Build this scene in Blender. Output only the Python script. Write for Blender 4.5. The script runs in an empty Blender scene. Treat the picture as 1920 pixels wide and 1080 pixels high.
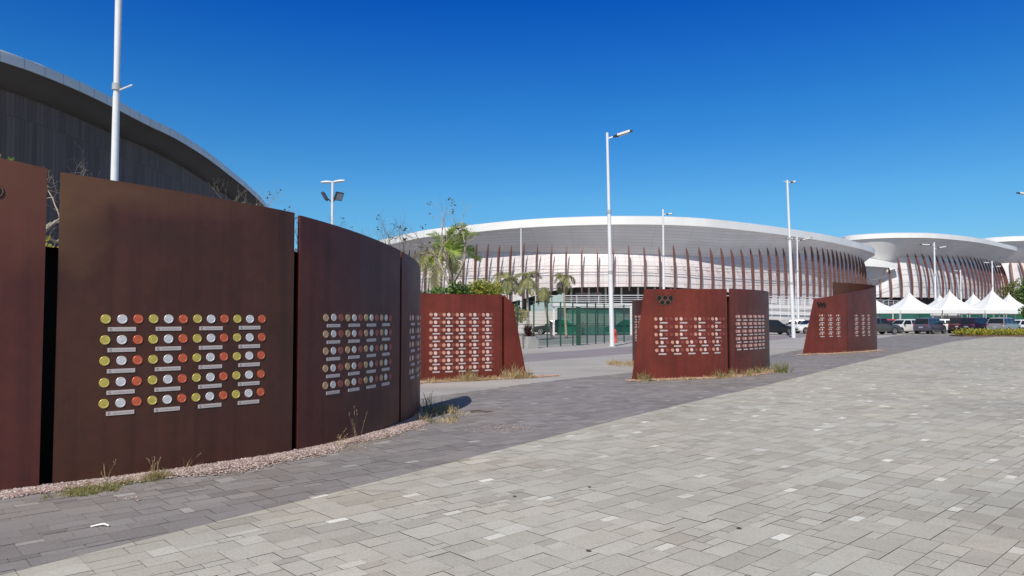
import bpy, math, random
import numpy as np
from mathutils import Vector, Matrix
R = math.radians
rnd = random.Random(7)
scene = bpy.context.scene
COL = scene.collection

# ------------------------------------------------------------------ camera
F = 1350.0; EYE = 1.6
PITCH = math.atan(57 / F); ROLL = R(0.0)
cam_d = bpy.data.cameras.new("camera"); cam = bpy.data.objects.new("camera", cam_d); COL.objects.link(cam)
cam_d.sensor_width = 36; cam_d.lens = F / 1920 * 36; cam_d.clip_end = 6000; cam_d.clip_start = 0.1
CM = Matrix.Rotation(math.pi / 2 + PITCH, 3, 'X') @ Matrix.Rotation(-ROLL, 3, 'Z')
cam.matrix_world = Matrix.Translation((0, 0, EYE)) @ CM.to_4x4()
scene.camera = cam
CMI = CM.transposed()

def ray(x, y): return CM @ Vector(((x - 960) / F, -(y - 540) / F, -1))
def at(x, y, Y):
    d = ray(x, y); k = Y / d.y
    return Vector((d.x * k, Y, EYE + d.z * k))
def gp(x, y):
    d = ray(x, y); k = -EYE / d.z
    return Vector((d.x * k, d.y * k, 0))
def proj(p):
    c = CMI @ (Vector(p) - Vector((0, 0, EYE)))
    return 960 + F * c.x / -c.z, 540 - F * c.y / -c.z
def gx(x, Y):
    """ground point at distance Y under picture column x"""
    p = at(x, 595, Y); return Vector((p.x, Y, 0))

# ------------------------------------------------------------------ helpers
class MB:
    def __init__(s): s.v = []; s.f = []; s.m = []; s.uv = None
    def add(s, vs, fs, mi=0):
        o = len(s.v); s.v += [tuple(v) for v in vs]
        s.f += [tuple(i + o for i in f) for f in fs]; s.m += [mi] * len(fs)
    def box(s, lo, hi, mi=0, M=None):
        vs = [Vector((x, y, z)) for x in (lo[0], hi[0]) for y in (lo[1], hi[1]) for z in (lo[2], hi[2])]
        if M is not None: vs = [M @ v for v in vs]
        s.add(vs, [(0, 1, 3, 2), (4, 6, 7, 5), (0, 4, 5, 1), (2, 3, 7, 6), (0, 2, 6, 4), (1, 5, 7, 3)], mi)
    def tube(s, pts, rad, n=8, mi=0, cap=True):
        pts = [Vector(p) for p in pts]
        if not hasattr(rad, '__len__'): rad = [rad] * len(pts)
        vs = []
        for i, p in enumerate(pts):
            t = (pts[min(i + 1, len(pts) - 1)] - pts[max(i - 1, 0)]).normalized()
            a = t.cross(Vector((0, 1, 0)) if abs(t.y) < .9 else Vector((1, 0, 0))).normalized(); b = t.cross(a)
            for k in range(n):
                q = 2 * math.pi * k / n
                vs.append(p + (a * math.cos(q) + b * math.sin(q)) * rad[i])
        fs = [(i * n + k, i * n + (k + 1) % n, (i + 1) * n + (k + 1) % n, (i + 1) * n + k) for i in range(len(pts) - 1) for k in range(n)]
        if cap: fs += [tuple(range(n))[::-1], tuple(range((len(pts) - 1) * n, len(pts) * n))]
        s.add(vs, fs, mi)
    def lathe(s, prof, n=20, mi=0, M=None):
        vs = []
        for (r, z) in prof:
            for k in range(n):
                q = 2 * math.pi * k / n; vs.append(Vector((r * math.cos(q), r * math.sin(q), z)))
        if M is not None: vs = [M @ v for v in vs]
        m = len(prof)
        fs = [(i * n + k, i * n + (k + 1) % n, (i + 1) * n + (k + 1) % n, (i + 1) * n + k) for i in range(m - 1) for k in range(n)]
        fs += [tuple(range(n))[::-1], tuple(range((m - 1) * n, m * n))]
        s.add(vs, fs, mi)
    def grid(s, rows, mi=0, closed=False):
        n = len(rows[0]); vs = [v for r in rows for v in r]; fs = []
        for i in range(len(rows) - 1):
            for k in range(n if closed else n - 1):
                fs.append((i * n + k, i * n + (k + 1) % n, (i + 1) * n + (k + 1) % n, (i + 1) * n + k))
        s.add(vs, fs, mi)
    def mesh(s, name, mats, smooth=False, org=None):
        me = bpy.data.meshes.new(name)
        vs = s.v if org is None else [(v[0] - org[0], v[1] - org[1], v[2] - org[2]) for v in s.v]
        me.from_pydata(vs, [], s.f)
        for m in (mats if isinstance(mats, (list, tuple)) else [mats]): me.materials.append(m)
        me.polygons.foreach_set('material_index', s.m)
        if smooth: me.polygons.foreach_set('use_smooth', [True] * len(me.polygons))
        me.update(); return me
    def build(s, name, mats, parent=None, smooth=False, loc=None, world=True):
        """one mesh object; world=True: vertices are world coordinates (parents are moved, not turned)"""
        if parent is None:
            org = loc if loc is not None else (0, 0, 0)
            o = bpy.data.objects.new(name, s.mesh(name, mats, smooth, org)); o.location = org
        else:
            org = wloc(parent) if world else (0, 0, 0)
            o = bpy.data.objects.new(name, s.mesh(name, mats, smooth, org)); o.parent = parent
        COL.objects.link(o); return o

def wloc(o):
    v = Vector(o.location); p = o.parent
    while p is not None: v = v + Vector(p.location); p = p.parent
    return v
def tag(o, label, cat, group=None, kind=None):
    o['label'] = label; o['category'] = cat
    if group: o['group'] = group
    if kind: o['kind'] = kind
    return o
def structure(o): o['kind'] = 'structure'; return o
def empty(name, loc, label, cat, group=None, rz=0):
    o = bpy.data.objects.new(name, None); COL.objects.link(o); o.location = loc; o.rotation_euler = (0, 0, rz)
    o.empty_display_size = .2
    return tag(o, label, cat, group)
def copy_tree(o, parent=None):
    c = o.copy(); COL.objects.link(c); c.parent = parent
    for ch in [x for x in bpy.data.objects if x.parent == o]: copy_tree(ch, c)
    return c
def shade_auto(o, ang=35):
    me = o.data; me.polygons.foreach_set('use_smooth', [True] * len(me.polygons))
    me.set_sharp_from_angle(angle=R(ang)) if hasattr(me, 'set_sharp_from_angle') else None
    return o

class Path:
    def __init__(s, pts, closed=False, sub=16):
        P = [Vector((p[0], p[1])) for p in pts]; n = len(P); out = []
        for i in range(n if closed else n - 1):
            if closed: a, b, c, d = P[i - 1], P[i], P[(i + 1) % n], P[(i + 2) % n]
            else: a, b, c, d = P[max(i - 1, 0)], P[i], P[i + 1], P[min(i + 2, n - 1)]
            for k in range(sub):
                t = k / sub
                out.append(.5 * ((2 * b) + (c - a) * t + (2 * a - 5 * b + 4 * c - d) * t * t + (-a + 3 * b - 3 * c + d) * t ** 3))
        out.append(P[0] if closed else P[-1])
        s.P = np.array([(p.x, p.y) for p in out]); d = np.hypot(*np.diff(s.P, axis=0).T)
        s.S = np.concatenate([[0], np.cumsum(d)]); s.L = s.S[-1]; s.closed = closed
    def raw(s, q):
        if s.closed: q = q % s.L
        elif q < 0:
            a, b = s.raw(0), s.raw(.05); return a + (a - b) * (-q / .05)
        elif q > s.L:
            a, b = s.raw(s.L), s.raw(s.L - .05); return a + (a - b) * ((q - s.L) / .05)
        return Vector((np.interp(q, s.S, s.P[:, 0]), np.interp(q, s.S, s.P[:, 1])))
    def tan(s, q):
        h = max(.02, s.L * .004); return (s.raw(q + h) - s.raw(q - h)).normalized()
    def nrm(s, q): t = s.tan(q); return Vector((t.y, -t.x))
    def pt(s, q, off=0, z=0):
        p = s.raw(q)
        if off: p = p + s.nrm(q) * off
        return Vector((p.x, p.y, z))
    def s_px(s, x, lo=0, hi=None):
        """distance along the path where it passes picture column x"""
        hi = s.L if hi is None else hi; best = None
        for q in np.linspace(lo, hi, 1200):
            e = abs(proj((*s.raw(q), 1.6))[0] - x)
            if best is None or e < best[0] - 1e-6: best = (e, q)
        return best[1]

# ------------------------------------------------------------------ materials
def new_mat(name):
    m = bpy.data.materials.new(name); m.use_nodes = True
    return m, m.node_tree, m.node_tree.nodes['Principled BSDF']
def nd(nt, t, **k):
    n = nt.nodes.new(t)
    for a, b in k.items(): setattr(n, a, b)
    return n
def ramp(nt, src, stops):
    r = nd(nt, 'ShaderNodeValToRGB'); e = r.color_ramp.elements
    while len(e) < len(stops): e.new(.5)
    for el, (p, c) in zip(e, stops): el.position = p; el.color = (*c, 1)
    nt.links.new(src, r.inputs[0]); return r.outputs[0]
def noise(nt, scale, detail=4, vec=None, rough=.55, stretch=None):
    n = nd(nt, 'ShaderNodeTexNoise'); n.inputs['Scale'].default_value = scale; n.inputs['Detail'].default_value = detail
    n.inputs['Roughness'].default_value = rough
    if vec is None: vec = nd(nt, 'ShaderNodeNewGeometry').outputs['Position']
    if stretch:
        mp = nd(nt, 'ShaderNodeMapping'); mp.inputs['Scale'].default_value = stretch; nt.links.new(vec, mp.inputs[0]); vec = mp.outputs[0]
    nt.links.new(vec, n.inputs['Vector']); return n.outputs['Fac']
def mix(nt, fac, a, b, mode='MIX'):
    m = nd(nt, 'ShaderNodeMix', data_type='RGBA', blend_type=mode)
    for sck, v in ((0, fac), (6, a), (7, b)):
        if isinstance(v, (int, float)): m.inputs[sck].default_value = v
        elif isinstance(v, tuple): m.inputs[sck].default_value = (*v, 1)
        else: nt.links.new(v, m.inputs[sck])
    return m.outputs[2]
def bump(nt, bs, h, strength, dist=.01):
    b = nd(nt, 'ShaderNodeBump'); b.inputs['Strength'].default_value = strength; b.inputs['Distance'].default_value = dist
    nt.links.new(h, b.inputs['Height']); nt.links.new(b.outputs[0], bs.inputs['Normal'])
def math_(nt, op, a, b=0.0):
    m = nd(nt, 'ShaderNodeMath', operation=op)
    for i, v in enumerate((a, b)):
        if isinstance(v, (int, float)): m.inputs[i].default_value = v
        else: nt.links.new(v, m.inputs[i])
    return m.outputs[0]
def plain(name, c, rough=.5, metal=0, var=.12, scale=3, spec=.5, stretch=None):
    m, nt, b = new_mat(name)
    a = tuple(x * (1 - var) for x in c); d = tuple(min(1, x * (1 + var)) for x in c)
    nt.links.new(ramp(nt, noise(nt, scale, stretch=stretch), [(.3, a), (.7, d)]), b.inputs['Base Color'])
    b.inputs['Roughness'].default_value = rough; b.inputs['Metallic'].default_value = metal
    b.inputs['Specular IOR Level'].default_value = spec
    return m
def corten(name, dark, lite, rough=.5):
    m, nt, b = new_mat(name)
    base = ramp(nt, noise(nt, .9, 6), [(.3, dark), (.7, lite)])
    fine = ramp(nt, noise(nt, 9, 5), [(.3, (.88, .88, .88)), (.72, (1.09, 1.07, 1.06))])
    streak = ramp(nt, noise(nt, 1, 4, stretch=(7, 7, .22)), [(.34, (.80, .80, .83)), (.5, (1, 1, 1)), (.72, (1.14, 1.11, 1.08))])
    grain = noise(nt, 120, 3)
    g2 = ramp(nt, grain, [(.3, (.92, .92, .92)), (.7, (1.06, 1.06, 1.06))])
    c = mix(nt, 1, base, fine, 'MULTIPLY'); c = mix(nt, 1, c, streak, 'MULTIPLY'); c = mix(nt, 1, c, g2, 'MULTIPLY')
    nt.links.new(c, b.inputs['Base Color'])
    rr = nd(nt, 'ShaderNodeMapRange'); nt.links.new(noise(nt, 2.5, 5), rr.inputs[0])
    rr.inputs[3].default_value = rough - .12; rr.inputs[4].default_value = rough + .15
    nt.links.new(rr.outputs[0], b.inputs['Roughness'])
    b.inputs['Specular IOR Level'].default_value = .45
    bump(nt, b, grain, .15, .002)
    return m

M = {}
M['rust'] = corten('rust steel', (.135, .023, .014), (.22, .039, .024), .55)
M['rust_dark'] = corten('dark rust steel', (.095, .022, .016), (.155, .033, .024), .5)  # darker copy of rust: part shade of the turned-away panels coloured in
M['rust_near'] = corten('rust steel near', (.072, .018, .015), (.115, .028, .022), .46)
M['rust_brown'] = corten('brown patina and shade steel', (.058, .021, .013), (.092, .031, .019), .42)  # own patina on the large near panel, painted shade inside the far curl
M['ring'] = plain('ring edge', (.20, .10, .06), .5)
def tone_patch(m, ctr, rad, c):  # soft-edged colour patch, for painted sheen as well as a real dark smudge
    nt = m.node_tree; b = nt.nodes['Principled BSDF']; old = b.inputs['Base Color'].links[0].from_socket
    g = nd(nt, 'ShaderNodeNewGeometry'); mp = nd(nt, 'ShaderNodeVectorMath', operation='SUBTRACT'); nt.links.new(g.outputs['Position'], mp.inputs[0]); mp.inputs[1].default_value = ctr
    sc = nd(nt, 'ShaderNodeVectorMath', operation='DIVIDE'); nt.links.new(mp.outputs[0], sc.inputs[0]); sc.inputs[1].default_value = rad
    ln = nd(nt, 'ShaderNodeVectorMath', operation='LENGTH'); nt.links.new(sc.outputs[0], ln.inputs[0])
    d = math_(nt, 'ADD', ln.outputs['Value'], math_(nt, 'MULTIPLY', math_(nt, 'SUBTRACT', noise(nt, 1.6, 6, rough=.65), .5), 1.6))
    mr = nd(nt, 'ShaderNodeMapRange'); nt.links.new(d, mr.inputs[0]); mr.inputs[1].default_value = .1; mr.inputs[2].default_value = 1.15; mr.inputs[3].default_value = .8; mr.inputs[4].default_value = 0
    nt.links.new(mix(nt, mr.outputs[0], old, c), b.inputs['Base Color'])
tone_patch(M['rust_brown'], (-4.35, 6.85, 2.75), (.55, .5, .75), (.17, .085, .04))  # sheen painted into the colour at the panel's upper left corner
tone_patch(M['rust_brown'], (-3.9, 7.2, 2.86), (1.3, 1.2, .26), (.15, .068, .036))  # sheen along the panel's top edge, put into the colour
tone_patch(M['rust_brown'], (-3.7, 7.4, 2.45), (.9, .8, .22), (.052, .022, .014))
tone_patch(M['rust_near'], (-4.6, 6.65, 2.9), (.8, .7, .9), (.15, .055, .032))  # lighter brown towards the top of the leftmost panel
M['black'] = plain('black void', (.006, .006, .006), .8)
M['gold'] = plain('gold medal', (.64, .53, .13), .4, .25, .12, 30)
M['silver'] = plain('silver medal', (.78, .76, .79), .4, .25, .08, 30)
M['bronze'] = plain('bronze medal', (.70, .15, .075), .4, .25, .14, 30)
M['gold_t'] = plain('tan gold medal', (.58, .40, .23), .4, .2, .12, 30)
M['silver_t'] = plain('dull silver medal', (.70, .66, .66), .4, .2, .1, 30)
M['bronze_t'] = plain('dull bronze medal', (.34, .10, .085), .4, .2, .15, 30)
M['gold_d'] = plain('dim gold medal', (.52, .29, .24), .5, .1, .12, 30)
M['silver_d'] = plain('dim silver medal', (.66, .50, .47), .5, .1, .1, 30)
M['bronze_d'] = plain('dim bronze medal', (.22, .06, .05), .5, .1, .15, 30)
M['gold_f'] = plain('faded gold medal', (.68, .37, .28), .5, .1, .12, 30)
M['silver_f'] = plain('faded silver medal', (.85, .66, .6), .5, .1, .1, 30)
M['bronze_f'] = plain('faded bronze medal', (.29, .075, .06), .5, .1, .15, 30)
M['plaque'] = plain('plaque metal', (.62, .55, .54), .45, .1, .06, 20)
M['ink'] = plain('plaque ink', (.12, .09, .09), .6)
M['ink_soft'] = plain('plaque lettering', (.47, .41, .40), .6)
M['white'] = plain('white paint', (.80, .80, .80), .35, 0, .04, 1)
M['pole'] = plain('white pole paint', (.78, .79, .82), .4, 0, .05, 2)
M['lamp_dark'] = plain('lamp dark metal', (.03, .035, .06), .5)
M['lamp_grey'] = plain('lamp grey metal', (.45, .47, .5), .4)
M['glass_lamp'] = plain('lamp lens', (.75, .75, .75), .2)
M['fin'] = plain('fin brown metal', (.15, .07, .06), .5, 0, .18, .8)
M['fin_red'] = plain('fin red metal', (.15, .055, .045), .5, 0, .18, .8)
M['rail'] = plain('rail metal', (.42, .36, .37), .5)
M['soffit'] = plain('soffit', (.55, .55, .58), .6, 0, .05, .05)
M['conc'] = plain('pale concrete', (.50, .49, .47), .8, 0, .1, 1.2)
M['cream'] = plain('cream wall', (.66, .63, .62), .7, 0, .06, .4)
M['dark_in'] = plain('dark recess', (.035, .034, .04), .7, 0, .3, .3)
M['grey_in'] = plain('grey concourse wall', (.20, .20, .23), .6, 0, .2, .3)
M['green_post'] = plain('dark green post', (.012, .06, .04), .5)
M['hydrant'] = plain('orange red paint', (.72, .085, .045), .4, 0, .08, 6)
M['tent'] = plain('tent fabric', (.84, .84, .85), .55, 0, .03, 1)
M['alu'] = plain('aluminium', (.6, .6, .62), .35, .4)
M['bark_pale'] = plain('pale bark', (.40, .34, .27), .85, 0, .25, 8)
M['bark'] = plain('grey bark', (.19, .15, .12), .9, 0, .3, 8)
M['twig'] = plain('dark twig', (.10, .075, .06), .9, 0, .2, 8)
M['litter'] = plain('white litter', (.8, .8, .78), .6)
M['soil'] = plain('bed soil', (.14, .08, .06), .9, 0, .3, 5)

def leaf_mat(name, a, b_):
    m, nt, b = new_mat(name)
    nt.links.new(ramp(nt, noise(nt, 2.2, 5), [(.3, a), (.7, b_)]), b.inputs['Base Color'])
    b.inputs['Roughness'].default_value = .6
    tr = nd(nt, 'ShaderNodeBsdfTranslucent'); tr.inputs[0].default_value = (*[min(1, x * 1.3) for x in b_], 1)
    ms = nd(nt, 'ShaderNodeMixShader'); ms.inputs[0].default_value = .25
    nt.links.new(b.outputs[0], ms.inputs[1]); nt.links.new(tr.outputs[0], ms.inputs[2])
    nt.links.new(ms.outputs[0], nt.nodes['Material Output'].inputs['Surface'])
    return m
M['leaf'] = leaf_mat('green leaf', (.08, .16, .025), (.18, .31, .055))
M['leaf_dark'] = leaf_mat('dark leaf', (.025, .05, .018), (.06, .10, .03))
M['leaf_yel'] = leaf_mat('yellow leaf', (.30, .27, .03), (.62, .50, .05))
M['leaf_olive'] = leaf_mat('olive leaf', (.20, .23, .05), (.38, .40, .10))
M['palm_leaf'] = leaf_mat('palm leaf', (.28, .38, .07), (.50, .60, .16))
M['palm_dull'] = leaf_mat('dull palm leaf', (.20, .21, .08), (.36, .35, .16))
M['dry'] = leaf_mat('dry grass', (.34, .25, .12), (.58, .46, .27))
M['grass'] = leaf_mat('green grass', (.10, .12, .03), (.27, .27, .08))
M['red_leaf'] = leaf_mat('dark red leaf', (.05, .012, .012), (.12, .03, .03))

def panel_mat(name, c, seam, bw, bh, seamw=.02, var=.06, rough=.5, offset=0.0, bias=0.0):
    """cladding panels laid out in the surface's own UV metres"""
    m, nt, b = new_mat(name)
    uv = nd(nt, 'ShaderNodeUVMap').outputs[0]
    br = nd(nt, 'ShaderNodeTexBrick'); br.offset = offset; br.squash = 1
    nt.links.new(uv, br.inputs['Vector'])
    br.inputs['Color1'].default_value = (*[x * (1 - var) for x in c], 1); br.inputs['Color2'].default_value = (*[min(1, x * (1 + var)) for x in c], 1)
    br.inputs['Mortar'].default_value = (*seam, 1); br.inputs['Scale'].default_value = 1; br.inputs['Mortar Size'].default_value = seamw
    br.inputs['Brick Width'].default_value = bw; br.inputs['Row Height'].default_value = bh; br.inputs['Bias'].default_value = bias
    st = ramp(nt, noise(nt, .15, 4), [(.3, (.92, .92, .92)), (.7, (1.05, 1.05, 1.05))])
    nt.links.new(mix(nt, 1, br.outputs[0], st, 'MULTIPLY'), b.inputs['Base Color']); b.inputs['Roughness'].default_value = rough
    return m
M['facade'] = panel_mat('perforated facade', (.72, .67, .69), (.50, .46, .48), 1.75, 1.1, .05, .04)
M['facade_white'] = panel_mat('white facade', (.78, .76, .78), (.60, .58, .60), 4.4, 2.2, .06, .03)
M['soffit_p'] = panel_mat('soffit panels', (.68, .67, .68), (.52, .52, .53), 9, .75, .05, .03, .6)
M['fascia'] = panel_mat('white fascia', (.86, .86, .86), (.80, .80, .80), 6, 8, .05, .01)
M['fascia_l'] = panel_mat('grey fascia', (.66, .70, .72), (.42, .45, .47), 1.7, 8, .04, .05)
M['soffit_l'] = panel_mat('dark soffit', (.09, .08, .075), (.07, .065, .06), 3, 9, .03, .06, .7)
M['slats'] = panel_mat('dark slat wall', (.135, .102, .088), (.075, .058, .052), .42, 4.1, .02, .22, .75, .37)

# ------------------------------------------------------------------ world, sun
EL = R(48); SX, SY = -.34, -.940
SUN = Vector((SX * math.cos(EL), SY * math.cos(EL), math.sin(EL)))
w = bpy.data.worlds.new("World"); scene.world = w; w.use_nodes = True
nt = w.node_tree; sky = nd(nt, 'ShaderNodeTexSky', sky_type='NISHITA'); sky.sun_disc = False
sky.sun_elevation = EL; sky.sun_rotation = math.atan2(SX, SY); sky.air_density = 1.0; sky.dust_density = .3; sky.ozone_density = 3.0
hs = nd(nt, 'ShaderNodeHueSaturation'); hs.inputs['Saturation'].default_value = 1.28
tcs = nd(nt, 'ShaderNodeTexCoord'); sep = nd(nt, 'ShaderNodeSeparateXYZ'); nt.links.new(tcs.outputs['Generated'], sep.inputs[0])
tint = ramp(nt, sep.outputs['Z'], [(0, (.56, .76, 1.0)), (.06, (.66, .86, 1.02)), (.16, (.84, 1.02, 1.14)), (.28, (.86, .98, 1.22)), (.40, (.88, .86, 1.27)), (.47, (.88, .78, 1.27)), (.66, (1.05, .98, .92)), (1, (1.1, 1, .9))])
dt = nd(nt, 'ShaderNodeVectorMath', operation='DOT_PRODUCT'); nt.links.new(tcs.outputs['Generated'], dt.inputs[0]); dt.inputs[1].default_value = tuple(SUN)
glow = nd(nt, 'ShaderNodeMapRange'); nt.links.new(dt.outputs['Value'], glow.inputs[0]); glow.inputs[1].default_value = 0.15; glow.inputs[2].default_value = .95
sk2 = mix(nt, glow.outputs[0], mix(nt, 1, sky.outputs[0], tint, 'MULTIPLY'), mix(nt, 1, sky.outputs[0], (1.25, 1.05, .80), 'MULTIPLY'))
nt.links.new(sk2, hs.inputs['Color']); nt.links.new(hs.outputs[0], nt.nodes['Background'].inputs[0])
nt.nodes['Background'].inputs[1].default_value = .1
sd = bpy.data.lights.new("sun", 'SUN'); sd.energy = 4.0; sd.angle = R(.5); sd.color = (1, .94, .84)
so = bpy.data.objects.new("sun", sd); COL.objects.link(so); so.rotation_euler = SUN.to_track_quat('Z', 'Y').to_euler(); so.location = (0, -20, 60)
scene.view_settings.view_transform = 'Standard'; scene.view_settings.look = 'None'; scene.view_settings.exposure = 0

# ------------------------------------------------------------------ ground
def asphalt(name, c, var=.15, sc=.35):
    m, nt, b = new_mat(name)
    a = ramp(nt, noise(nt, sc, 6), [(.3, tuple(x * (1 - var) for x in c)), (.7, tuple(x * (1 + var) for x in c))])
    g = ramp(nt, noise(nt, 60, 3), [(.3, (.85, .85, .85)), (.7, (1.12, 1.12, 1.12))])
    s2 = ramp(nt, noise(nt, 1, 5, stretch=(.25, 1.2, 1)), [(.35, (.9, .9, .9)), (.65, (1.07, 1.07, 1.07))])
    cc = mix(nt, 1, a, g, 'MULTIPLY'); nt.links.new(mix(nt, 1, cc, s2, 'MULTIPLY'), b.inputs['Base Color'])
    b.inputs['Roughness'].default_value = .85; return m
M['lot'] = asphalt('car park asphalt', (.27, .255, .265))
M['apron'] = asphalt('concrete apron', (.40, .375, .36), .1)
M['road'] = asphalt('road asphalt', (.27, .235, .25), .1)
M['yard'] = asphalt('yard asphalt', (.22, .235, .215), .12)
m, nt, b = new_mat('paving joint sand')
nt.links.new(ramp(nt, noise(nt, 2.6, 7, rough=.7), [(.33, (.035, .032, .03)), (.43, (.15, .14, .125)), (.55, (.33, .31, .28))]), b.inputs['Base Color']); b.inputs['Roughness'].default_value = .95; M['joint'] = m

mb = MB(); mb.add([(-2500, -300, -.012), (2500, -300, -.012), (2500, 4000, -.012), (-2500, 4000, -.012)], [(0, 1, 2, 3)])
structure(mb.build('ground', M['lot']))

B1 = [(0, 1077), (233, 1018), (474, 964), (700, 906), (914, 848), (1068, 811), (1242, 765), (1338, 745), (1492, 709), (1567, 689), (1678, 664), (1789, 640), (1860, 632)]
B2 = [(787, 747), (914, 730), (1030, 713), (1184, 699), (1444, 667), (1504, 655), (1642, 635)]
def ext(pts, a, b):
    P = [gp(*p).to_2d() for p in pts]
    return [P[0] + (P[0] - P[1]).normalized() * a] + P + [P[-1] + (P[-1] - P[-2]).normalized() * b]
def even(P):
    P = [Vector(p) for p in P]; A = np.array([(p.x, p.y) for p in P]); S = np.concatenate([[0], np.cumsum(np.hypot(*np.diff(A, axis=0).T))])
    q = np.linspace(0, S[-1], 160); X = np.interp(q, S, A[:, 0]); Y = np.interp(q, S, A[:, 1])
    for _ in range(6): X[1:-1] = (X[:-2] + 2 * X[1:-1] + X[2:]) / 4; Y[1:-1] = (Y[:-2] + 2 * Y[1:-1] + Y[2:]) / 4
    return list(zip(X, Y))
b1 = Path(even(ext(B1, 12, 60)), sub=1); b2 = Path(even(ext(B2, 26, 60)), sub=1)
def sdist(path):
    A, Bq = path.P[:-1], path.P[1:]; D = Bq - A; L2 = (D ** 2).sum(1)
    def f(X, Y):
        P = np.stack([X, Y], -1)[:, None, :]
        t = np.clip(((P - A) * D).sum(-1) / L2, 0, 1); V = P - (A + t[..., None] * D)
        d = np.hypot(V[..., 0], V[..., 1]); i = d.argmin(1); k = np.arange(len(X))
        cr = D[i, 0] * V[k, i, 1] - D[i, 1] * V[k, i, 0]
        return np.where(cr > 0, 1, -1) * d[k, i]            # + on the left of the path (away from the plaza)
    return f
def chunked(f, X, Y): return np.concatenate([f(X[i:i + 4000], Y[i:i + 4000]) for i in range(0, len(X), 4000)])
f1, f2 = sdist(b1), sdist(b2)

# pavers of mixed sizes, laid in a 45 degree grid
U = .09; ANG = R(43); ca, sa = math.cos(ANG), math.sin(ANG)
N = 1420; occ = np.zeros((N, N), bool)
I, J = np.meshgrid(np.arange(N), np.arange(N), indexing='ij')
GX0, GY0 = 0.0, -34.0            # grid origin
def g2w(i, j):
    a = i * U; b = j * U
    return a * ca - b * sa - 1.0, a * sa + b * ca - 8.0
# grid axis a runs to the upper right, b to the upper left; shift b so that both sides are covered
def g2w(i, j):
    a = i * U - 4.0; b = (j - N // 2) * U
    return a * ca - b * sa, a * sa + b * ca
XC, YC = g2w(I + .5, J + .5)
keep = (YC > 1.5) & (YC < 66) & (np.abs(XC) < YC * .76 + 4)
idx = np.argwhere(keep); s2 = np.ones((N, N)) * 9
s2[keep] = chunked(f2, XC[keep], YC[keep])
keep &= s2 < .0
occ[:] = ~keep
sizes = [(3, 3), (4, 3), (3, 2), (2, 3), (4, 2), (2, 2), (5, 3), (2, 1), (1, 2), (3, 1)]
wts = [5, 7, 6, 3, 6, 5, 4, .9, .5, .5]
pv, pf, tone, white = [], [], [], set()
rr = random.Random(3)
for i in range(N):
    for j in np.flatnonzero(~occ[i]):
        if occ[i, j]: continue
        cand = rr.choices(sizes, wts, k=4) + [(2, 2), (2, 1), (1, 2), (1, 1)]
        for (wd, ht) in cand:
            if i + wd <= N and j + ht <= N and not occ[i:i + wd, j:j + ht].any(): break
        occ[i:i + wd, j:j + ht] = True
        g = rr.uniform(.012, .035); z = rr.uniform(-.0012, .0012)
        o = len(pv)
        for (p, q) in ((i + g, j + g), (i + wd - g, j + g), (i + wd - g, j + ht - g), (i + g, j + ht - g)):
            x, y = g2w(p, q); pv.append((x, y, z + rr.uniform(-.0008, .0008)))
        pf.append((o, o + 1, o + 2, o + 3))
        area = wd * ht
        t = rr.gauss(0, 1)
        if (area == 2 and rr.random() < .7 or area in (3, 4) and rr.random() < .07) and not any((i // 5 + u, j // 5 + v) in white for u in (-1, 0, 1) for v in (-1, 0, 1)):
            t = rr.uniform(3.2, 6.0); white.add((i // 5, j // 5))
        tone.append(t)
me = bpy.data.meshes.new('plaza_paving'); me.from_pydata(pv, [], pf)
at_ = me.attributes.new('tone', 'FLOAT', 'FACE'); at_.data.foreach_set('value', np.array(tone, np.float32))
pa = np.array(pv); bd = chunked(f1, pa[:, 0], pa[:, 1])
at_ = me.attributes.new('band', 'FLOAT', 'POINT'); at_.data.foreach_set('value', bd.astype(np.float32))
m, nt, b = new_mat('paver concrete')
ab = nd(nt, 'ShaderNodeAttribute', attribute_name='band'); at2 = nd(nt, 'ShaderNodeAttribute', attribute_name='tone')
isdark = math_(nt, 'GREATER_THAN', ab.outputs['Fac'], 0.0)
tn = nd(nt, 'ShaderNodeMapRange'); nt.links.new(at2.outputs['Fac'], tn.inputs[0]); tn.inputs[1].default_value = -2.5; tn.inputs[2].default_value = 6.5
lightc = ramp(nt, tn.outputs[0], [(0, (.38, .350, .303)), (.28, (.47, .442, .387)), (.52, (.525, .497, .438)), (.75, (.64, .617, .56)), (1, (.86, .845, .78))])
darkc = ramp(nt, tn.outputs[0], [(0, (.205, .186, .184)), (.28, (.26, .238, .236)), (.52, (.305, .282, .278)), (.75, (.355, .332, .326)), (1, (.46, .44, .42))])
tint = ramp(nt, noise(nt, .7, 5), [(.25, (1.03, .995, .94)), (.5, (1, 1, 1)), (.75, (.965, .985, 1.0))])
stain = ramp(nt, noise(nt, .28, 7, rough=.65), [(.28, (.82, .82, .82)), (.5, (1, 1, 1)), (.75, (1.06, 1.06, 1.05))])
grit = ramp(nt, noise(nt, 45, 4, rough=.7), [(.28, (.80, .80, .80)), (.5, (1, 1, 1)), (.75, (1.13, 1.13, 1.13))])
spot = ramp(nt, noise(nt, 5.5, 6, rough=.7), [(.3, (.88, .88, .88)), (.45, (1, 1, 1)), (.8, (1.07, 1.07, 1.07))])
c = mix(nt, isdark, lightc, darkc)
scuff = ramp(nt, noise(nt, 1, 7, rough=.7, stretch=(.55, 2.6, 1)), [(.27, (.74, .73, .72)), (.40, (1, 1, 1))])
for k in (tint, stain, grit, spot, scuff): c = mix(nt, 1, c, k, 'MULTIPLY')
nt.links.new(c, b.inputs['Base Color']); b.inputs['Roughness'].default_value = .8; b.inputs['Specular IOR Level'].default_value = .3
bump(nt, b, noise(nt, 70, 4), .25, .004)
me.materials.append(m); o = bpy.data.objects.new('plaza_paving', me); COL.objects.link(o); structure(o)

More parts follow.
